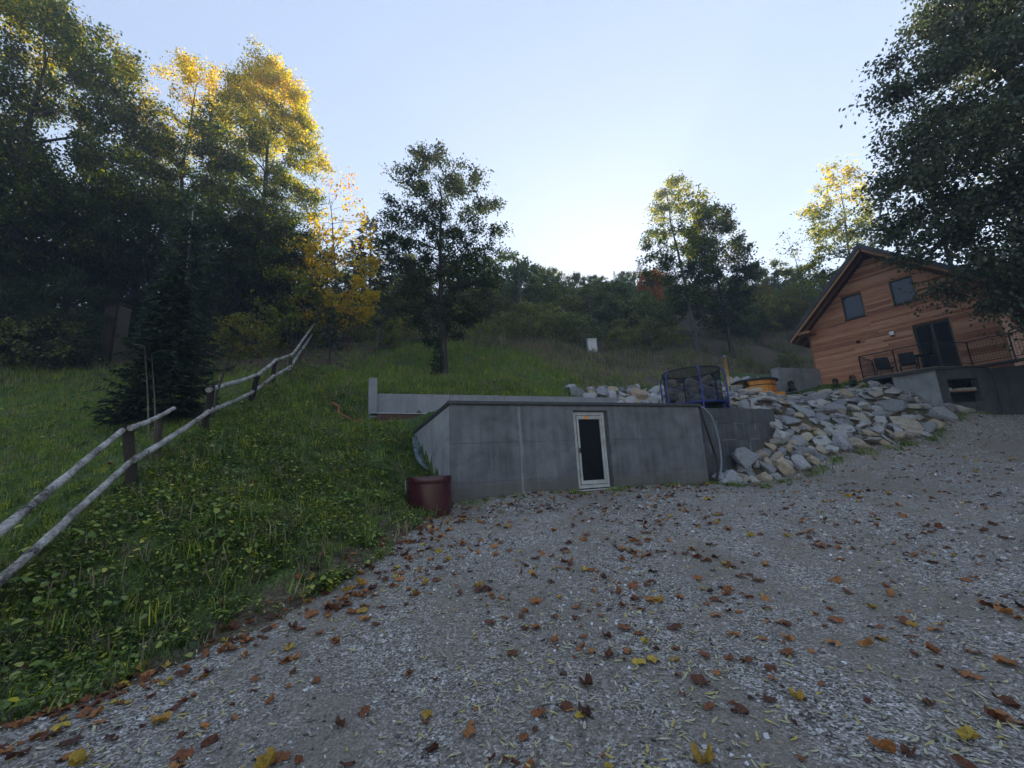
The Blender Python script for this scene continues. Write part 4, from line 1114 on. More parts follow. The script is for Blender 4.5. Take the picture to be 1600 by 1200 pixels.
# ------------------------------------------------------------------ small things on the slope
wb = spot(923, 32, 530)
o = thing('white_cabinet', 'white cabinet standing among bushes on the meadow edge', 'cabinet', (wb[0], wb[1], wb[2] - .1), .15)
WHT = pmat('cabinet_white', (.5, .5, .5), (.6, .6, .6), 5, .5)
MB().box(-.36, .36, -.2, .2, 0, max(.95, wb[3] + .05)).build('cabinet_body', WHT, o, .01)
MB().box(-.40, .40, -.24, .24, max(.95, wb[3] + .05) + .001, max(.95, wb[3] + .05) + .05).build('lid', WHT, o, .01)
MB().box(-.33, -.02, -.206, -.2005, .1, .85).box(.02, .33, -.206, -.2005, .1, .85).build('door', WHT, o)
pp = spot(812, 37, 405)
props(MB().tube([(pp[0], pp[1], pp[2] - .3), (pp[0] + .03, pp[1], pp[2] + pp[3] * .5), (pp[0], pp[1], pp[2] + pp[3])], [.14, .12, .09], 10).build('wooden_pole', BARK), 'slim wooden pole rising from the bushes right of the maple', 'pole')
ss = spot(604, 25.5, 507)
stp = thing('tree_stump', 'tall broken tree stump on the meadow between golden tree and maple', 'stump', (ss[0], ss[1], ss[2] - .1))
prof = MB(); vs_ = []; n_ = 14
rs2 = random.Random(2)
for i in range(7):
    zz = i / 6 * (ss[3] + .1); rr = .42 * (1.3 - .5 * i / 6)
    for k in range(n_):
        a = 2 * math.pi * k / n_; q = rr * (1 + .14 * math.sin(3 * a + 1) + rs2.gauss(0, .05))
        vs_.append((q * math.cos(a), q * math.sin(a), zz + (rs2.uniform(-.22, .1) if i == 6 else 0)))
fs_ = [(i * n_ + k, i * n_ + (k + 1) % n_, (i + 1) * n_ + (k + 1) % n_, (i + 1) * n_ + k) for i in range(6) for k in range(n_)] + [tuple(6 * n_ + k for k in range(n_))]
prof.add(vs_, fs_).build('stump_wood', BARK_D, stp)
x, y, z0, H = spot(612, 25.3, 490)
place('bush', 'pale sprouting shoots growing out of the broken stump', *BSHY[0], x, y, 1.0, .5, None, .95, cat='bush')
bx = spot(172, 19.5, 478)
o = thing('wooden_hutch', 'weathered brown plank cupboard standing under the dark trees at left', 'cupboard', (bx[0], bx[1], bx[2] - .1), -.3)
OLDW = woodmat('old_planks', ((.035, .027, .019), (.065, .05, .034), (.11, .088, .06)))
for k in range(5): MB().box(-.5 + k * .2 + .003, -.3 + k * .2 - .003, 0, .03, 0, bx[3] + .1).build('plank', OLDW, o)
MB().box(-.5, -.46, .032, .5, 0, bx[3] + .05).box(.46, .5, .032, .5, 0, bx[3] + .05).build('side_panel', OLDW, o)
MB().box(-.55, .55, -.05, .55, bx[3] + .101, bx[3] + .14).build('top_board', OLDW, o)
g = ground_hit(145, 538)
o = thing('wooden_pallet', 'weathered slatted pallet lying on the ground below the plank cupboard', 'pallet', (g[0], g[1], hz1(g[0], g[1]) + .02), -.2)
o.rotation_euler = (math.radians(18), 0, -.2)
for k in range(6): MB().box(-.9, .9, k * .2, k * .2 + .1, .09, .115).build('slat', OLDW, o)
for k in (-.85, 0, .75): MB().box(k, k + .1, 0, 1.1, 0, .088).build('bearer', OLDW, o)
sx = spot(1043, 58, 472)
o = thing('far_shed', 'small far shed with a blue roof between the trees', 'shed', (sx[0], sx[1], sx[2] - .3), -.5)
k = sx[3] + .3
MB().box(-1.6, 1.6, -1.6, 1.6, 0, k - 1.2).build('wall', OLDW, o)
BR = pmat('roof_blue', (.10, .2, .36), (.16, .28, .46), 3, .4)
MB().add([(-1.9, -2, k - 1.4), (1.9, -2, k - 1.4), (1.9, 0, k), (-1.9, 0, k), (-1.9, -2, k - 1.3), (1.9, -2, k - 1.3), (1.9, 0, k + .1), (-1.9, 0, k + .1)], BF).build('roof_leaf', BR, o)
MB().add([(-1.9, .002, k), (1.9, .002, k), (1.9, 2, k - 1.4), (-1.9, 2, k - 1.4), (-1.9, .002, k + .1), (1.9, .002, k + .1), (1.9, 2, k - 1.3), (-1.9, 2, k - 1.3)], BF).build('roof_leaf', BR, o)

# little conifers in front of the house and hot tub
mini = [gen_spruce(300 + i, H=.62, r0=.015, rad=.2, nwh=9, nbr=6, tw=6, ls=.09, bark=BARK_D, leaf=L_SPR, droop=0.05) for i in range(2)]
for k, (px, py, d, lab) in enumerate([(1306, 601, 18.9, 'small conifer planted before the house wall, left of two'), (1334, 600, 18.4, 'small conifer planted before the house wall, right of two'), (1238, 612, 19.6, 'dark small conifer in front of the blue-grey wall'), (1166, 612, 18.4, 'dark small conifer in front of the orange hot tub')]):
    p = at(px, py, d)
    place('small_conifer', lab, *mini[k % 2], p[0], p[1], k * 1.3, 1.0 if k < 2 else 1.25, 'small conifers', cat='conifer')
print('built things ok')

# ------------------------------------------------------------------ stones
def stone_mesh(seed, flat):
    import bmesh
    r = random.Random(seed)
    bm = bmesh.new()
    for k in range(17):
        v = Vector((r.gauss(0, 1), r.gauss(0, 1), r.gauss(0, 1))).normalized()
        m_ = max(abs(v.x), abs(v.y), abs(v.z)); v = v / (m_ ** .55)
        bm.verts.new((v.x * .5 * r.uniform(.85, 1.1), v.y * .36 * r.uniform(.85, 1.1), v.z * flat * r.uniform(.9, 1.05)))
    res = bmesh.ops.convex_hull(bm, input=bm.verts)
    bmesh.ops.delete(bm, geom=[g_ for g_ in res['geom_interior'] if isinstance(g_, bmesh.types.BMVert)], context='VERTS')
    bmesh.ops.dissolve_limit(bm, angle_limit=math.radians(14), verts=bm.verts, edges=bm.edges)
    bmesh.ops.bevel(bm, geom=bm.edges[:], offset=.018, segments=1, affect='EDGES')
    me = bpy.data.meshes.new('stone'); bm.to_mesh(me); bm.free()
    return me
def stonemat():
    m, nt, out = new_mat('quarry_stone')
    n1 = noise(nt, 3.2, 6, .65); n2 = noise(nt, 16, 6, .7)
    oi = nt.nodes.new('ShaderNodeObjectInfo')
    base_ = ramp(nt, oi.outputs['Random'], [(0, (.19, .192, .2)), (.3, (.31, .313, .325)), (.6, (.42, .415, .405)), (.76, (.42, .37, .29)), (.9, (.42, .33, .225)), (1, (.25, .25, .255))])
    rust = ramp(nt, mth(nt, 'ADD', n1, mth(nt, 'MULTIPLY', mth(nt, 'SUBTRACT', oi.outputs['Random'], .5), .12)), [(.54, g3(0)), (.72, g3(.7))])
    c = mixc(nt, rust, base_, (.27, .19, .115))
    c = mixc(nt, 1.0, c, ramp(nt, n2, [(.3, g3(.5)), (.62, g3(1.12))]), 'MULTIPLY')
    finish(nt, out, c, .8, n2, .9, .03, spec=.3)
    return m
STONE = stonemat()
SFLAT = [stone_mesh(20 + i, .15) for i in range(9)]; SCHUNK = [stone_mesh(60 + i, .30) for i in range(9)]
for me in SFLAT + SCHUNK: me.materials.append(STONE)
rst = np.random.default_rng(21)
def slope_rot(x, y, jit, yaw):
    e = .3
    gx = (hz1(x + e, y) - hz1(x - e, y)) / (2 * e); gy = (hz1(x, y + e) - hz1(x, y - e)) / (2 * e)
    nrm = Vector((-gx, -gy, 1)).normalized()
    nrm = (nrm + Vector(rst.normal(size=3) * jit)).normalized()
    q = nrm.to_track_quat('Z', 'Y')
    return (q.to_matrix() @ Matrix.Rotation(yaw, 3, 'Z')).to_euler()
def add_stone(parent, s, t, size, kind, jit, sink=.35, yaw=None, z=None):
    p = bst(s, t); x, y = p[0], p[1]
    me = (SCHUNK if kind else SFLAT)[rst.integers(9)]
    o = bpy.data.objects.new('stone', me); COL.objects.link(o); o.parent = parent
    th = size * (.30 if kind else .15)
    o.location = (x, y, (hz1(x, y) if z is None else z) + th * (1 - 2 * sink))
    o.rotation_euler = slope_rot(x, y, jit, rst.uniform(0, 6.28) if yaw is None else yaw)
    k = size * rst.uniform(.9, 1.1)
    o.scale = (k, k * rst.uniform(.8, 1.25), k)
def poisson(n, gen, rmin, tries=60):
    out = []
    for _ in range(n * tries):
        c = gen(); r = rmin(c)
        if all((c[0] - q[0]) ** 2 + (c[1] - q[1]) ** 2 > ((r + q[2]) * .5) ** 2 for q in out):
            out.append((c[0], c[1], r))
            if len(out) >= n: break
    return out
FOOT = lambda s: np.interp(s, [8.3, 9.55, 11.34, 13.8, 16.3, 19, 21.5], [-.45, -.62, -.95, -1.45, -1.75, -1.95, -2.05])
TOPL = lambda s: np.interp(s, [8.3, 11.55, 11.7, 13, 15, 17, 18.2, 19.2, 20.2, 21.5], [.05, .05, 2.3, 2.9, 3.0, 2.6, 1.4, .1, -.7, -1.2])
bank1 = thing('stone_bank', 'big bank of loose grey and tan quarry stones below the house', 'stone bank', (0, 0, 0))
def gen1():
    s = rst.uniform(11.6, 23.0); return (s, rst.uniform(FOOT(s), TOPL(s)))
for s, t, r in poisson(263, gen1, lambda c: rst.choice([.26, .36, .46, .6], p=[.3, .35, .25, .1])):
    u = (t - FOOT(s)) / (TOPL(s) - FOOT(s) + .01)
    add_stone(bank1, s, t, r * 1.72, rst.uniform() > .62 + .35 * u, .22, .26)
def gen2():
    s = rst.uniform(8.35, 11.7); return (s, rst.uniform(FOOT(s), .02))
for s, t, r in poisson(36, gen2, lambda c: rst.choice([.22, .3, .4])):
    add_stone(bank1, s, t, r * 1.95, True, .35, .22)
add_stone(bank1, 9.62, -.14, 1.0, True, .1, .1, z=1.35)
bank2 = thing('stone_bank', 'row of stacked pale stones behind the trampoline and garage roof', 'stone bank', (0, 0, 0))
def gen3():
    s = rst.uniform(7.0, 18.3); b0_ = np.interp(s, [7, 8, 14, 18], [5.9, 5.0, 4.5, 4.4]); return (s, rst.uniform(b0_, b0_ + np.interp(s, [7, 9, 18], [.9, 2.1, 1.7])))
for s, t, r in poisson(190, gen3, lambda c: rst.choice([.28, .38, .5])):
    add_stone(bank2, s, t, r * 2.1, rst.uniform() > .4, .3, .2)
def rubble(parent, gen, n, smin, smax):
    Vs = []; Fs = []; nv = 0
    for _ in range(n):
        s, t = gen(); p = bst(s, t); k = rst.uniform(smin, smax)
        src = SCHUNK[rst.integers(9)]
        R = np.array(Matrix.Rotation(rst.uniform(0, 6.28), 3, 'Z') @ Matrix.Rotation(rst.normal() * .5, 3, 'X'))
        v = np.array([q.co[:] for q in src.vertices]) * k @ R.T + np.array([p[0], p[1], hz1(p[0], p[1]) + k * rst.uniform(.02, .3)])
        Fs += [tuple(i + nv for i in f.vertices) for f in src.polygons]; Vs.append(v); nv += len(v)
    me = bpy.data.meshes.new('rubble'); me.from_pydata(np.concatenate(Vs).tolist(), [], Fs); me.update(); me.materials.append(STONE)
    mobj('rubble', me, parent)['kind'] = 'stuff'
rubble(bank1, gen1, 420, .16, .36); rubble(bank1, gen2, 70, .1, .24); rubble(bank2, gen3, 200, .18, .36)
print('stones ok')

# ------------------------------------------------------------------ scattered stuff (geometry nodes)
def scatter(name, label, cat, P, rot, scl, idx, meshes, kind='stuff'):
    me = bpy.data.meshes.new(name)
    me.vertices.add(len(P)); me.vertices.foreach_set('co', np.ascontiguousarray(P, dtype=np.float32).ravel())
    a = me.attributes.new('rot', 'FLOAT_VECTOR', 'POINT'); a.data.foreach_set('vector', np.ascontiguousarray(rot, dtype=np.float32).ravel())
    a = me.attributes.new('scl', 'FLOAT', 'POINT'); a.data.foreach_set('value', np.ascontiguousarray(scl, dtype=np.float32))
    a = me.attributes.new('idx', 'INT', 'POINT'); a.data.foreach_set('value', np.ascontiguousarray(idx, dtype=np.int32))
    o = mobj(name, me)
    props(o, label, cat, None, kind)
    coll = bpy.data.collections.new(name + '_pieces')
    for i, m_ in enumerate(meshes):
        coll.objects.link(bpy.data.objects.new('%s_piece_%02d' % (name, i), m_))
    ng = bpy.data.node_groups.new(name, 'GeometryNodeTree')
    ng.interface.new_socket('Geometry', in_out='INPUT', socket_type='NodeSocketGeometry')
    ng.interface.new_socket('Geometry', in_out='OUTPUT', socket_type='NodeSocketGeometry')
    gi = ng.nodes.new('NodeGroupInput'); go = ng.nodes.new('NodeGroupOutput')
    iop = ng.nodes.new('GeometryNodeInstanceOnPoints')
    ci = ng.nodes.new('GeometryNodeCollectionInfo')
    ci.inputs['Collection'].default_value = coll
    ci.inputs['Separate Children'].default_value = True; ci.inputs['Reset Children'].default_value = True
    def na(n_, t_):
        q = ng.nodes.new('GeometryNodeInputNamedAttribute'); q.data_type = t_; q.inputs['Name'].default_value = n_
        return q.outputs[0]
    e2r = ng.nodes.new('FunctionNodeEulerToRotation')
    lk = ng.links.new
    lk(gi.outputs[0], iop.inputs['Points']); lk(ci.outputs[0], iop.inputs['Instance'])
    iop.inputs['Pick Instance'].default_value = True
    lk(na('idx', 'INT'), iop.inputs['Instance Index'])
    lk(na('rot', 'FLOAT_VECTOR'), e2r.inputs[0]); lk(e2r.outputs[0], iop.inputs['Rotation'])
    lk(na('scl', 'FLOAT'), iop.inputs['Scale'])
    lk(iop.outputs[0], go.inputs[0])
    md = o.modifiers.new('scatter', 'NODES'); md.node_group = ng
    return o

def sample(n, box, accept):
    """n candidates in a box (x0,x1,y0,y1); accept(x,y) gives the chance of each; only what the picture can see, with a margin"""
    x = RNG.uniform(box[0], box[1], n); y = RNG.uniform(box[2], box[3], n)
    p = accept(x, y)
    k = RNG.uniform(size=n) < p
    x, y = x[k], y[k]
    z = hz(x, y)
    px, py, d = unproj_xy(np.stack([x, y, z], -1))
    m = (d > .3) & (px > -260) & (px < 1860) & (py < 1420)
    return x[m], y[m], z[m]

def grass_tuft(seed, nb, h, spread, w, mat, lean=.5):
    r = np.random.default_rng(seed); V = []; F = []; tn = []
    for k in range(nb):
        b = np.array([r.normal() * spread, r.normal() * spread, -.02]); a = r.uniform(0, 6.28); L = h * r.uniform(.55, 1.25)
        d = np.array([math.cos(a), math.sin(a), 0]); sd_ = np.array([-d[1], d[0], 0]) * w * .5
        le = lean * r.uniform(.3, 1.3)
        m1 = b + np.array([0, 0, L * .55]) + d * L * .18 * le; tp = b + np.array([0, 0, L * (1 - .25 * le)]) + d * L * .62 * le
        i = len(V); V += [b - sd_, b + sd_, m1 + sd_ * .8, m1 - sd_ * .8, tp + sd_ * .12, tp - sd_ * .12]; F += [(i, i + 1, i + 2, i + 3), (i + 3, i + 2, i + 4, i + 5)]
        t_ = r.uniform(); tn += [t_, t_]
    return fast_mesh('tuft', np.array(V), np.array(F), mat, face_attr={'tone': np.array(tn)})
def leaf_sprig(seed, nlf, L, hgt, spread, mat, wide=.8):
    """a low plant of broad leaves on short stems"""
    r = np.random.default_rng(seed); V = []; F = []; tn = []
    for k in range(nlf):
        a = r.uniform(0, 6.28); d = np.array([math.cos(a), math.sin(a), 0.0]); sd_ = np.array([-d[1], d[0], 0])
        p = d * spread * r.uniform(.1, 1) + np.array([0, 0, hgt * r.uniform(.3, 1.1)])
        l = L * r.uniform(.55, 1.25); w = l * wide * r.uniform(.8, 1.1)
        tl = r.uniform(-.35, .5); fw = d * math.cos(tl) - np.array([0, 0, 1]) * math.sin(tl); up = np.cross(fw, sd_) * -1; up = up if up[2] > 0 else -up
        sd_ = sd_ + np.array([0, 0, r.normal() * .25])
        i = len(V)
        V += [p, p + fw * l * .3 + sd_ * w * .5 + up * .1 * w, p + fw * l * .95 - up * .1 * l, p + fw * l * .3 - sd_ * w * .5 + up * .1 * w, p + fw * l * .75 + sd_ * w * .33, p + fw * l * .75 - sd_ * w * .33]
        F += [(i, i + 1, i + 4, i + 2), (i, i + 2, i + 5, i + 3)]
        t_ = r.uniform(); tn += [t_, t_]
        # stem
        i = len(V); q = np.array([0, 0, -.03]); e = sd_ * .004
        V += [q - e, q + e, p + e, p - e]; F += [(i, i + 1, i + 2, i + 3)]; tn += [.1]
    return fast_mesh('sprig', np.array(V), np.array(F), mat, face_attr={'tone': np.array(tn)})
hueG = [(0, (.6, .72, .7)), (.4, (1, 1, 1)), (.75, (1.15, 1.1, .8)), (.93, (1.5, 1.2, .6)), (1, (2.2, 1.5, .5))]
GRASS = leafmat('grass_blades', [(0, (.06, .11, .016)), (.6, (.15, .25, .042)), (1, (.26, .32, .075))], .3, objrand=.2, hue=hueG, gloss=.02)
GRASSD = leafmat('grass_dry', [(0, (.08, .07, .035)), (.6, (.18, .15, .08)), (1, (.32, .26, .15))], .3, objrand=.2, gloss=.04)
WEED = leafmat('weed_leaves', [(0, (.035, .07, .012)), (.5, (.115, .185, .028)), (.85, (.23, .30, .055)), (1, (.38, .37, .09))], .35, objrand=.2, hue=hueG, gloss=.04)

bankp = lambda x, y: dist_edge(x, y)
def on_bank(x, y):
    s, t = st_of(x, y)
    e = dist_edge(x, y)
    ok = (e < .02) & (x < 2) & ~((s > -.26 * t - .05) & (t > .0) & (t < 5) & (s < 12)) & (y < 19)
    dd = np.hypot(x, y)
    clear = ((x - tubp[0]) ** 2 + (y - tubp[1]) ** 2) > .3
    return ok & clear, dd
def fence_side(x, y):  # > 0 on the bank side of the fence
    fx = np.interp(y, [2, 3.9, 6.4, 8.6, 13, 15, 17, 24], [-6.2, -4.7, -5.9, -6.2, -8.1, -8.6, -9.1, -11.5])
    return x - fx
noise2 = lambda x, y, f=1.0, ph=0.0: .5 + .25 * (np.sin(1.7 * f * x + 2.1 * f * y + ph) + np.sin(2.9 * f * x - 1.3 * f * y + 2 + ph))
# broad leaves on the bank
def acc_weed(x, y):
    ok, dd = on_bank(x, y)
    return ok * np.clip((6.0 / np.maximum(dd, 3)) ** 1.1, 0, 1) * np.where(fence_side(x, y) > -.4, 1.0, .12) * np.clip(.25 + 1.1 * noise2(x, y, 1.4), .38, 1) * np.where((dist_edge(x, y) > -.75) & (noise2(x, y, 2.3, 4) < .6), .06, 1)
x, y, z = sample(120000, (-15, 1, -1, 19), acc_weed)
n = len(x)
big = RNG.uniform(size=n) < .26
meshes = [leaf_sprig(400 + i, 8, .075, .14, .14, WEED, .85) for i in range(4)] + [leaf_sprig(410 + i, 11, .045, .13, .12, WEED, .55) for i in range(4)] + [grass_tuft(418, 9, .22, .08, .008, GRASSD, 1.1)]
scatter('bank_weeds', 'broad green weeds covering the bank below the fence', 'weeds', np.stack([x, y, z], -1), np.stack([RNG.normal(size=n) * .2, RNG.normal(size=n) * .2, RNG.uniform(0, 6.28, n)], -1), RNG.uniform(.35, 1.0, n) + .5 * RNG.uniform(size=n) ** 4, np.where(big, RNG.integers(0, 4, n), RNG.integers(4, 9, n)), meshes)
print('weeds', n)
# grass on bank, left lawn, meadow
def acc_grass(x, y):
    e = dist_edge(x, y); s, t = st_of(x, y); dd = np.hypot(x, y)
    ok = (e < -.05) & ~((s > -.26 * t - .05) & (s < 12) & (t > -.1) & (t < 5.0)) & ~((s >= 9) & (t < 6.9) & (s < 21.5)) & (y < 36)
    wood = smooth(13.5, 18, y + .12 * (x + 10)) * (1 - smooth(-9.5, -6, x))
    brown = smooth(9, 13, s) * smooth(6, 8, t)
    w = np.clip((8.0 / np.maximum(dd, 3)) ** .55, 0, 1) * (1 - .92 * wood) * (1 - .75 * brown) * np.where(fence_side(x, y) > 0, np.where(y < 12, .16, .8), 1)
    return ok * w * np.clip(.3 + noise2(x, y, .8, 1), .2, 1)
x, y, z = sample(150000, (-22, 14, -1, 36), acc_grass)
n = len(x)
lawn = (fence_side(x, y) < 0)
meshes = [grass_tuft(500 + i, 16, .17, .07, .009, GRASS) for i in range(4)] + [grass_tuft(510 + i, 14, .24, .09, .010, GRASSD, .8) for i in range(2)]
dryp = np.where(st_of(x, y)[0] > 8, .6, .12) + .25 * smooth(24, 30, y)
idx = np.where(RNG.uniform(size=n) < dryp, RNG.integers(4, 6, n), RNG.integers(0, 4, n))
scatter('meadow_grass', 'green grass of the lawn and sloping meadow', 'grass', np.stack([x, y, z], -1), np.stack([RNG.normal(size=n) * .15, RNG.normal(size=n) * .15, RNG.uniform(0, 6.28, n)], -1), RNG.uniform(.6, 1.4, n) * np.where(lawn & (y < 14), .6, 1) * (1 + .02 * y), idx, meshes)
print('grass', n)
# dry tall weeds along the upper meadow edge
def acc_dry(x, y):
    s, t = st_of(x, y)
    return (y > 26) & (y < 40) & (x > -9) & (x < 34) & (noise2(x, y, .5) > .52)
x, y, z = sample(16000, (-9, 34, 25, 44), acc_dry)
n = len(x)
meshes = [grass_tuft(530 + i, 22, .75, .16, .016, GRASSD, .55) for i in range(3)] + [leaf_sprig(535 + i, 14, .12, .6, .25, WEED, .5) for i in range(3)]
scatter('dry_tall_grass', 'tall pale dry grass and weeds along the upper meadow edge', 'grass', np.stack([x, y, z], -1), np.stack([RNG.normal(size=n) * .12, RNG.normal(size=n) * .12, RNG.uniform(0, 6.28, n)], -1), RNG.uniform(.6, 1.3, n) * np.where(st_of(x, y)[0] > 12, .75, 1), RNG.choice(6, n, p=[.25, .25, .2, .1, .1, .1]), meshes)
# tufts along the foot of walls and stones
xs2 = []; 
for _ in range(900):
    s = RNG.uniform(.2, 21); t = float(np.interp(s, [0, 8.1, 8.3, 9.55, 11.3, 13.8, 16.3, 21], [-.05, -.05, -.5, -.75, -1.1, -1.6, -1.9, -2.1])) - abs(RNG.normal()) * .12
    if s < 8 and RNG.uniform() < .72 - .06 * s: continue
    if noise2(s * 1.3, 2.0, 1.7, 1) < .5 and RNG.uniform() < .85: continue
    p = bst(s, t); xs2.append((p[0], p[1]))
for _ in range(1200):
    s = RNG.uniform(11.6, 20.5); t = RNG.uniform(FOOT(s), TOPL(s) + .7)
    if noise2(s, t, .9, 3) < .68 and t < TOPL(s): continue
    p = bst(s, t); xs2.append((p[0], p[1]))
for _ in range(500):
    p = hso(RNG.uniform(0, 3.2), RNG.uniform(.1, 2.0)); xs2.append((p[0], p[1]))
q = np.array(xs2); z = hz(q[:, 0], q[:, 1]); n = len(q)
meshes = [grass_tuft(550 + i, 12, .13, .06, .010, GRASS) for i in range(3)] + [leaf_sprig(556, 7, .07, .08, .1, WEED, .7)]
scatter('verge_tufts', 'small grass tufts at the foot of walls and between the stones', 'grass', np.stack([q[:, 0], q[:, 1], z], -1), np.stack([RNG.normal(size=n) * .1, RNG.normal(size=n) * .1, RNG.uniform(0, 6.28, n)], -1), RNG.uniform(.5, 1.3, n), RNG.integers(0, 4, n), meshes)

# gravel: loose stones on the drive
def pebblemat():
    m, nt, out = new_mat('gravel_stone')
    oi = nt.nodes.new('ShaderNodeObjectInfo')
    c = ramp(nt, oi.outputs['Random'], [(0, (.04, .035, .03)), (.25, (.15, .137, .122)), (.55, (.32, .30, .28)), (.85, (.48, .465, .45)), (.95, (.6, .6, .6)), (1, (.72, .72, .73))])
    n2 = noise(nt, 30, 4, .6)
    c = mixc(nt, 1.0, c, ramp(nt, n2, [(.3, g3(.75)), (.7, g3(1.1))]), 'MULTIPLY')
    finish(nt, out, c, .75, spec=.3)
    return m
PEB = pebblemat()
def pebble(seed):
    import bmesh
    r = random.Random(seed); bm = bmesh.new()
    for k in range(9):
        v = Vector((r.gauss(0, 1), r.gauss(0, 1), r.gauss(0, 1))).normalized()
        bm.verts.new((v.x * .52, v.y * .42, v.z * .34))
    res = bmesh.ops.convex_hull(bm, input=bm.verts)
    bmesh.ops.delete(bm, geom=[g_ for g_ in res['geom_interior'] if isinstance(g_, bmesh.types.BMVert)], context='VERTS')
    me = bpy.data.meshes.new('pebble'); bm.to_mesh(me); bm.free(); me.materials.append(PEB)
    return me
def acc_peb(x, y):
    e = dist_edge(x, y); dd = np.hypot(x, y)
    patch = np.clip(1.5 * noise2(x, y, .55, 2) + .35 * np.sin((x - .25 * y) * 2.3 + .8) - .15, .1, 1)
    return (e > -.25) * np.clip((3.2 / np.maximum(dd, 2)) ** 1.5, 0, 1) * patch
x, y, z = sample(560000, (-6, 20, 1.2, 18), acc_peb)
n = len(x)
sz = .006 + .036 * RNG.uniform(size=n) ** 4.0
sz = sz * np.clip(np.hypot(x, y) / 5, 1, 2.0)
scatter('gravel', 'loose grey gravel strewn over the drive', 'gravel', np.stack([x, y, z + sz * .1], -1), np.stack([RNG.normal(size=n) * .35, RNG.normal(size=n) * .35, RNG.uniform(0, 6.28, n)], -1), sz, RNG.integers(0, 8, n), [pebble(700 + i) for i in range(8)])
print('gravel', n)

# ------------------------------------------------------------------ fallen leaves
def fallen(seed, mat, curl, lobes=5, L=1.0, name='fallen_leaf', depth=.2, narrow_=1.0):
    """a dry curled lobed leaf, 1 unit across"""
    r = random.Random(seed); vs_ = [(0, 0, 0)]; fs_ = []
    n_ = 20
    ph = r.uniform(0, 6.28)
    for ringi, f in ((1, .5), (2, 1.0)):
        for k in range(n_):
            a = 2 * math.pi * k / n_
            rad = .5 * (1 - depth + depth * abs(math.cos(lobes * a / 2)) ** .8) * r.uniform(.88, 1.06) * (1.0 if abs(a - math.pi) > .5 else .7)
            x = f * rad * math.cos(a); y = f * rad * math.sin(a)
            zz = curl * (1.3 * x * x + 1.9 * y * y * math.copysign(1, math.sin(ph))) + f * .11 * math.sin(3 * a + ph) * (.4 + curl) + r.gauss(0, .035) * f
            vs_.append((x, y * (1 - .25 * curl) * narrow_, zz))
    for k in range(n_):
        fs_.append((0, 1 + k, 1 + (k + 1) % n_)); fs_.append((1 + k, 1 + n_ + k, 1 + n_ + (k + 1) % n_, 1 + (k + 1) % n_))
    e = len(vs_)
    vs_ += [(-.3, -.012, .0), (-.3, .012, .0), (-.62, .01, .05), (-.62, -.01, .05)]; fs_.append((e, e + 1, e + 2, e + 3))
    me = bpy.data.meshes.new(name); me.from_pydata(vs_, [], fs_); me.update(); me.materials.append(mat)
    zmin = min(v_[2] for v_ in vs_)
    for v_ in me.vertices: v_.co.z -= zmin
    return me
def narrow(seed, mat):
    r = random.Random(seed); c = r.uniform(-.15, .35); b = r.uniform(-.25, .25)
    pts = [(-.5, 0), (-.2, .10), (.15, .10), (.5, 0), (.15, -.10), (-.2, -.10)]
    vs_ = [(x, y + b * x * x * 2 - b * .2, c * x * x + .03) for x, y in pts] + [(-.2, b * .08 - b * .2, -.01 + c * .04 + .03), (.15, b * .045 - b * .2, -.01 + c * .02 + .03)]
    fs_ = [(0, 6, 1), (1, 6, 7, 2), (2, 7, 3), (0, 5, 6), (5, 4, 7, 6), (4, 3, 7)]
    me = bpy.data.meshes.new('narrow_leaf'); me.from_pydata(vs_, [], fs_); me.update(); me.materials.append(mat)
    return me
def dryleaf(name, stops):
    m, nt, out = new_mat(name)
    oi = nt.nodes.new('ShaderNodeObjectInfo')
    c = ramp(nt, oi.outputs['Random'], stops)
    n2 = noise(nt, 7, 5, .6)
    c = mixc(nt, 1.0, c, ramp(nt, n2, [(.3, g3(.6)), (.7, g3(1.15))]), 'MULTIPLY')
    finish(nt, out, c, .6, n2, .4, .05, spec=.35)
    return m
M_BR = dryleaf('dry_leaf_brown', [(0, (.06, .022, .013)), (.3, (.15, .05, .018)), (.65, (.28, .10, .03)), (.9, (.42, .18, .045)), (1, (.10, .02, .022))])
M_YE = dryleaf('dry_leaf_yellow', [(0, (.36, .22, .03)), (.5, (.5, .36, .04)), (1, (.42, .2, .04))])
M_PA = dryleaf('dry_leaf_pale', [(0, (.34, .32, .2)), (.4, (.52, .5, .36)), (.75, (.5, .46, .2)), (1, (.5, .38, .07))])
BRL = [fallen(800 + i, M_BR, [.2, .4, .12, .5, .28, .2, .1, .65][i], [5, 3, 5, 2, 5, 2, 3, 1][i], depth=[.12, .12, .18, .1, .1, .05, .14, .1][i], narrow_=[1, .8, .95, .6, .85, .55, .9, .7][i]) for i in range(8)]
YEL = [fallen(830 + i, M_YE, [.5, .9, .3][i]) for i in range(3)]
NAR = [narrow(850 + i, M_PA) for i in range(5)]
def acc_leaf(x, y):
    e = dist_edge(x, y)
    edge = np.exp(-((e - .25) / .35) ** 2) * 1.0
    return (e > -.5) * np.clip(.5 * np.clip(1.9 * noise2(x, y, 1.7, 5) * (.4 + noise2(x, y, .6, 1)) - .25, .06, 1) + edge, 0, 1) * np.clip((4.5 / np.maximum(np.hypot(x, y), 2)) ** .8, 0, 1) * np.where(x > 5, .7, 1)
x, y, z = sample(30000, (-6, 20, 1.2, 17), acc_leaf)
d = np.hypot(x, y); o_ = np.argsort(d); x, y, z = x[o_], y[o_], z[o_]
n = len(x); yel = RNG.uniform(size=n) < .11
sz = .045 + .10 * RNG.uniform(size=n) ** 1.6
lab_b = 'curled rust-brown fallen leaf lying on the gravel drive'; lab_y = 'broad yellow fallen leaf lying on the gravel drive'
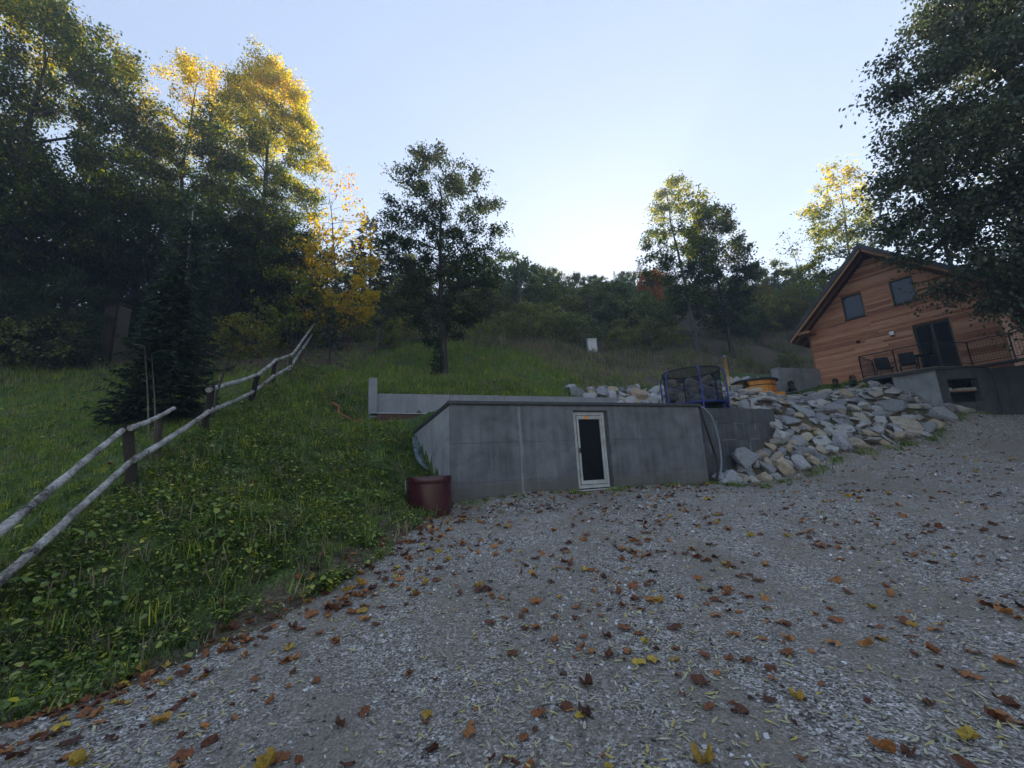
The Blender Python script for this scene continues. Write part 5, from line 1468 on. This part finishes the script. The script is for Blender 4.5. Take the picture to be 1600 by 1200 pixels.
px_, py_, _dd = unproj_xy(np.stack([x, y, z], -1)); inv = (px_ > 2) & (px_ < 1598) & (py_ < 1197)
near = np.zeros(n, bool); near[np.nonzero(inv)[0][:280]] = True
for i in np.nonzero(near)[0]:
    me = YEL[i % 3] if yel[i] else BRL[int(RNG.integers(8))]
    o = bpy.data.objects.new('fallen_leaf', me); COL.objects.link(o)
    o.location = (x[i], y[i], z[i] + .004); o.rotation_euler = (RNG.normal() * .14, RNG.normal() * .14, RNG.uniform(0, 6.28))
    k = sz[i]; o.scale = (k, k, k)
    props(o, lab_y if yel[i] else lab_b, 'leaf', 'yellow fallen leaves on the drive' if yel[i] else 'brown fallen leaves on the drive')
m_ = ~near
n = int(m_.sum())
scatter('leaf_litter', 'brown and yellow fallen leaves strewn over the far gravel', 'leaves', np.stack([x[m_], y[m_], z[m_] + .004], -1), np.stack([RNG.normal(size=n) * .25, RNG.normal(size=n) * .25, RNG.uniform(0, 6.28, n)], -1), sz[m_] * 1.1, np.where(yel[m_], RNG.integers(8, 11, n), RNG.integers(0, 8, n)), BRL + YEL)
print('leaves', len(x))
def acc_nar(x, y):
    return (dist_edge(x, y) > -.4) * np.clip((4.0 / np.maximum(np.hypot(x, y), 2)) ** .6, 0, 1) * np.clip(.25 + noise2(x, y, .7, 8), .2, 1)
x, y, z = sample(66000, (-6, 20, 1.2, 17), acc_nar)
n = len(x)
scatter('willow_leaf_litter', 'narrow pale yellow leaves strewn over the gravel', 'leaves', np.stack([x, y, z + .006], -1), np.stack([RNG.normal(size=n) * .2, RNG.normal(size=n) * .2, RNG.uniform(0, 6.28, n)], -1), RNG.uniform(.032, .085, n), RNG.integers(0, 5, n), NAR)
# litter on the forest floor at left and the brown slope
def acc_ff(x, y):
    wood = smooth(13.5, 17, y + .12 * (x + 10)) * (1 - smooth(-9, -6, x)); s, t = st_of(x, y)
    return np.clip(wood + .5 * smooth(9, 13, s) * smooth(6.5, 8, t) + .10 * (dist_edge(x, y) < 0) * (y < 16) * (x < 0), 0, 1) * (y < 34)
x, y, z = sample(9000, (-22, 24, 1, 34), acc_ff)
n = len(x)
scatter('slope_leaf_litter', 'dry leaves lying on the slope and under the wood', 'leaves', np.stack([x, y, z + .03], -1), np.stack([RNG.normal(size=n) * .4, RNG.normal(size=n) * .4, RNG.uniform(0, 6.28, n)], -1), RNG.uniform(.08, .18, n), RNG.integers(0, 9, n), BRL + YEL)
print('all ok')

# ------------------------------------------------------------------ haze
hzm, nt, out = new_mat('haze_air')
pv = nt.nodes.new('ShaderNodeVolumePrincipled')
pv.inputs['Color'].default_value = (.66, .80, 1.0, 1)
pv.inputs['Density'].default_value = 0.0021
pv.inputs['Anisotropy'].default_value = 0.2
nt.links.new(pv.outputs[0], out.inputs['Volume'])
allz = hz(*np.meshgrid(np.linspace(-150, 160, 60), np.linspace(-70, 170, 60)))
props(MB().box(-152, 162, -72, 172, float(allz.min()) - 3, float(allz.max()) + 16).build('haze', hzm), 'thin bluish haze filling the valley air', 'haze', None, 'stuff')
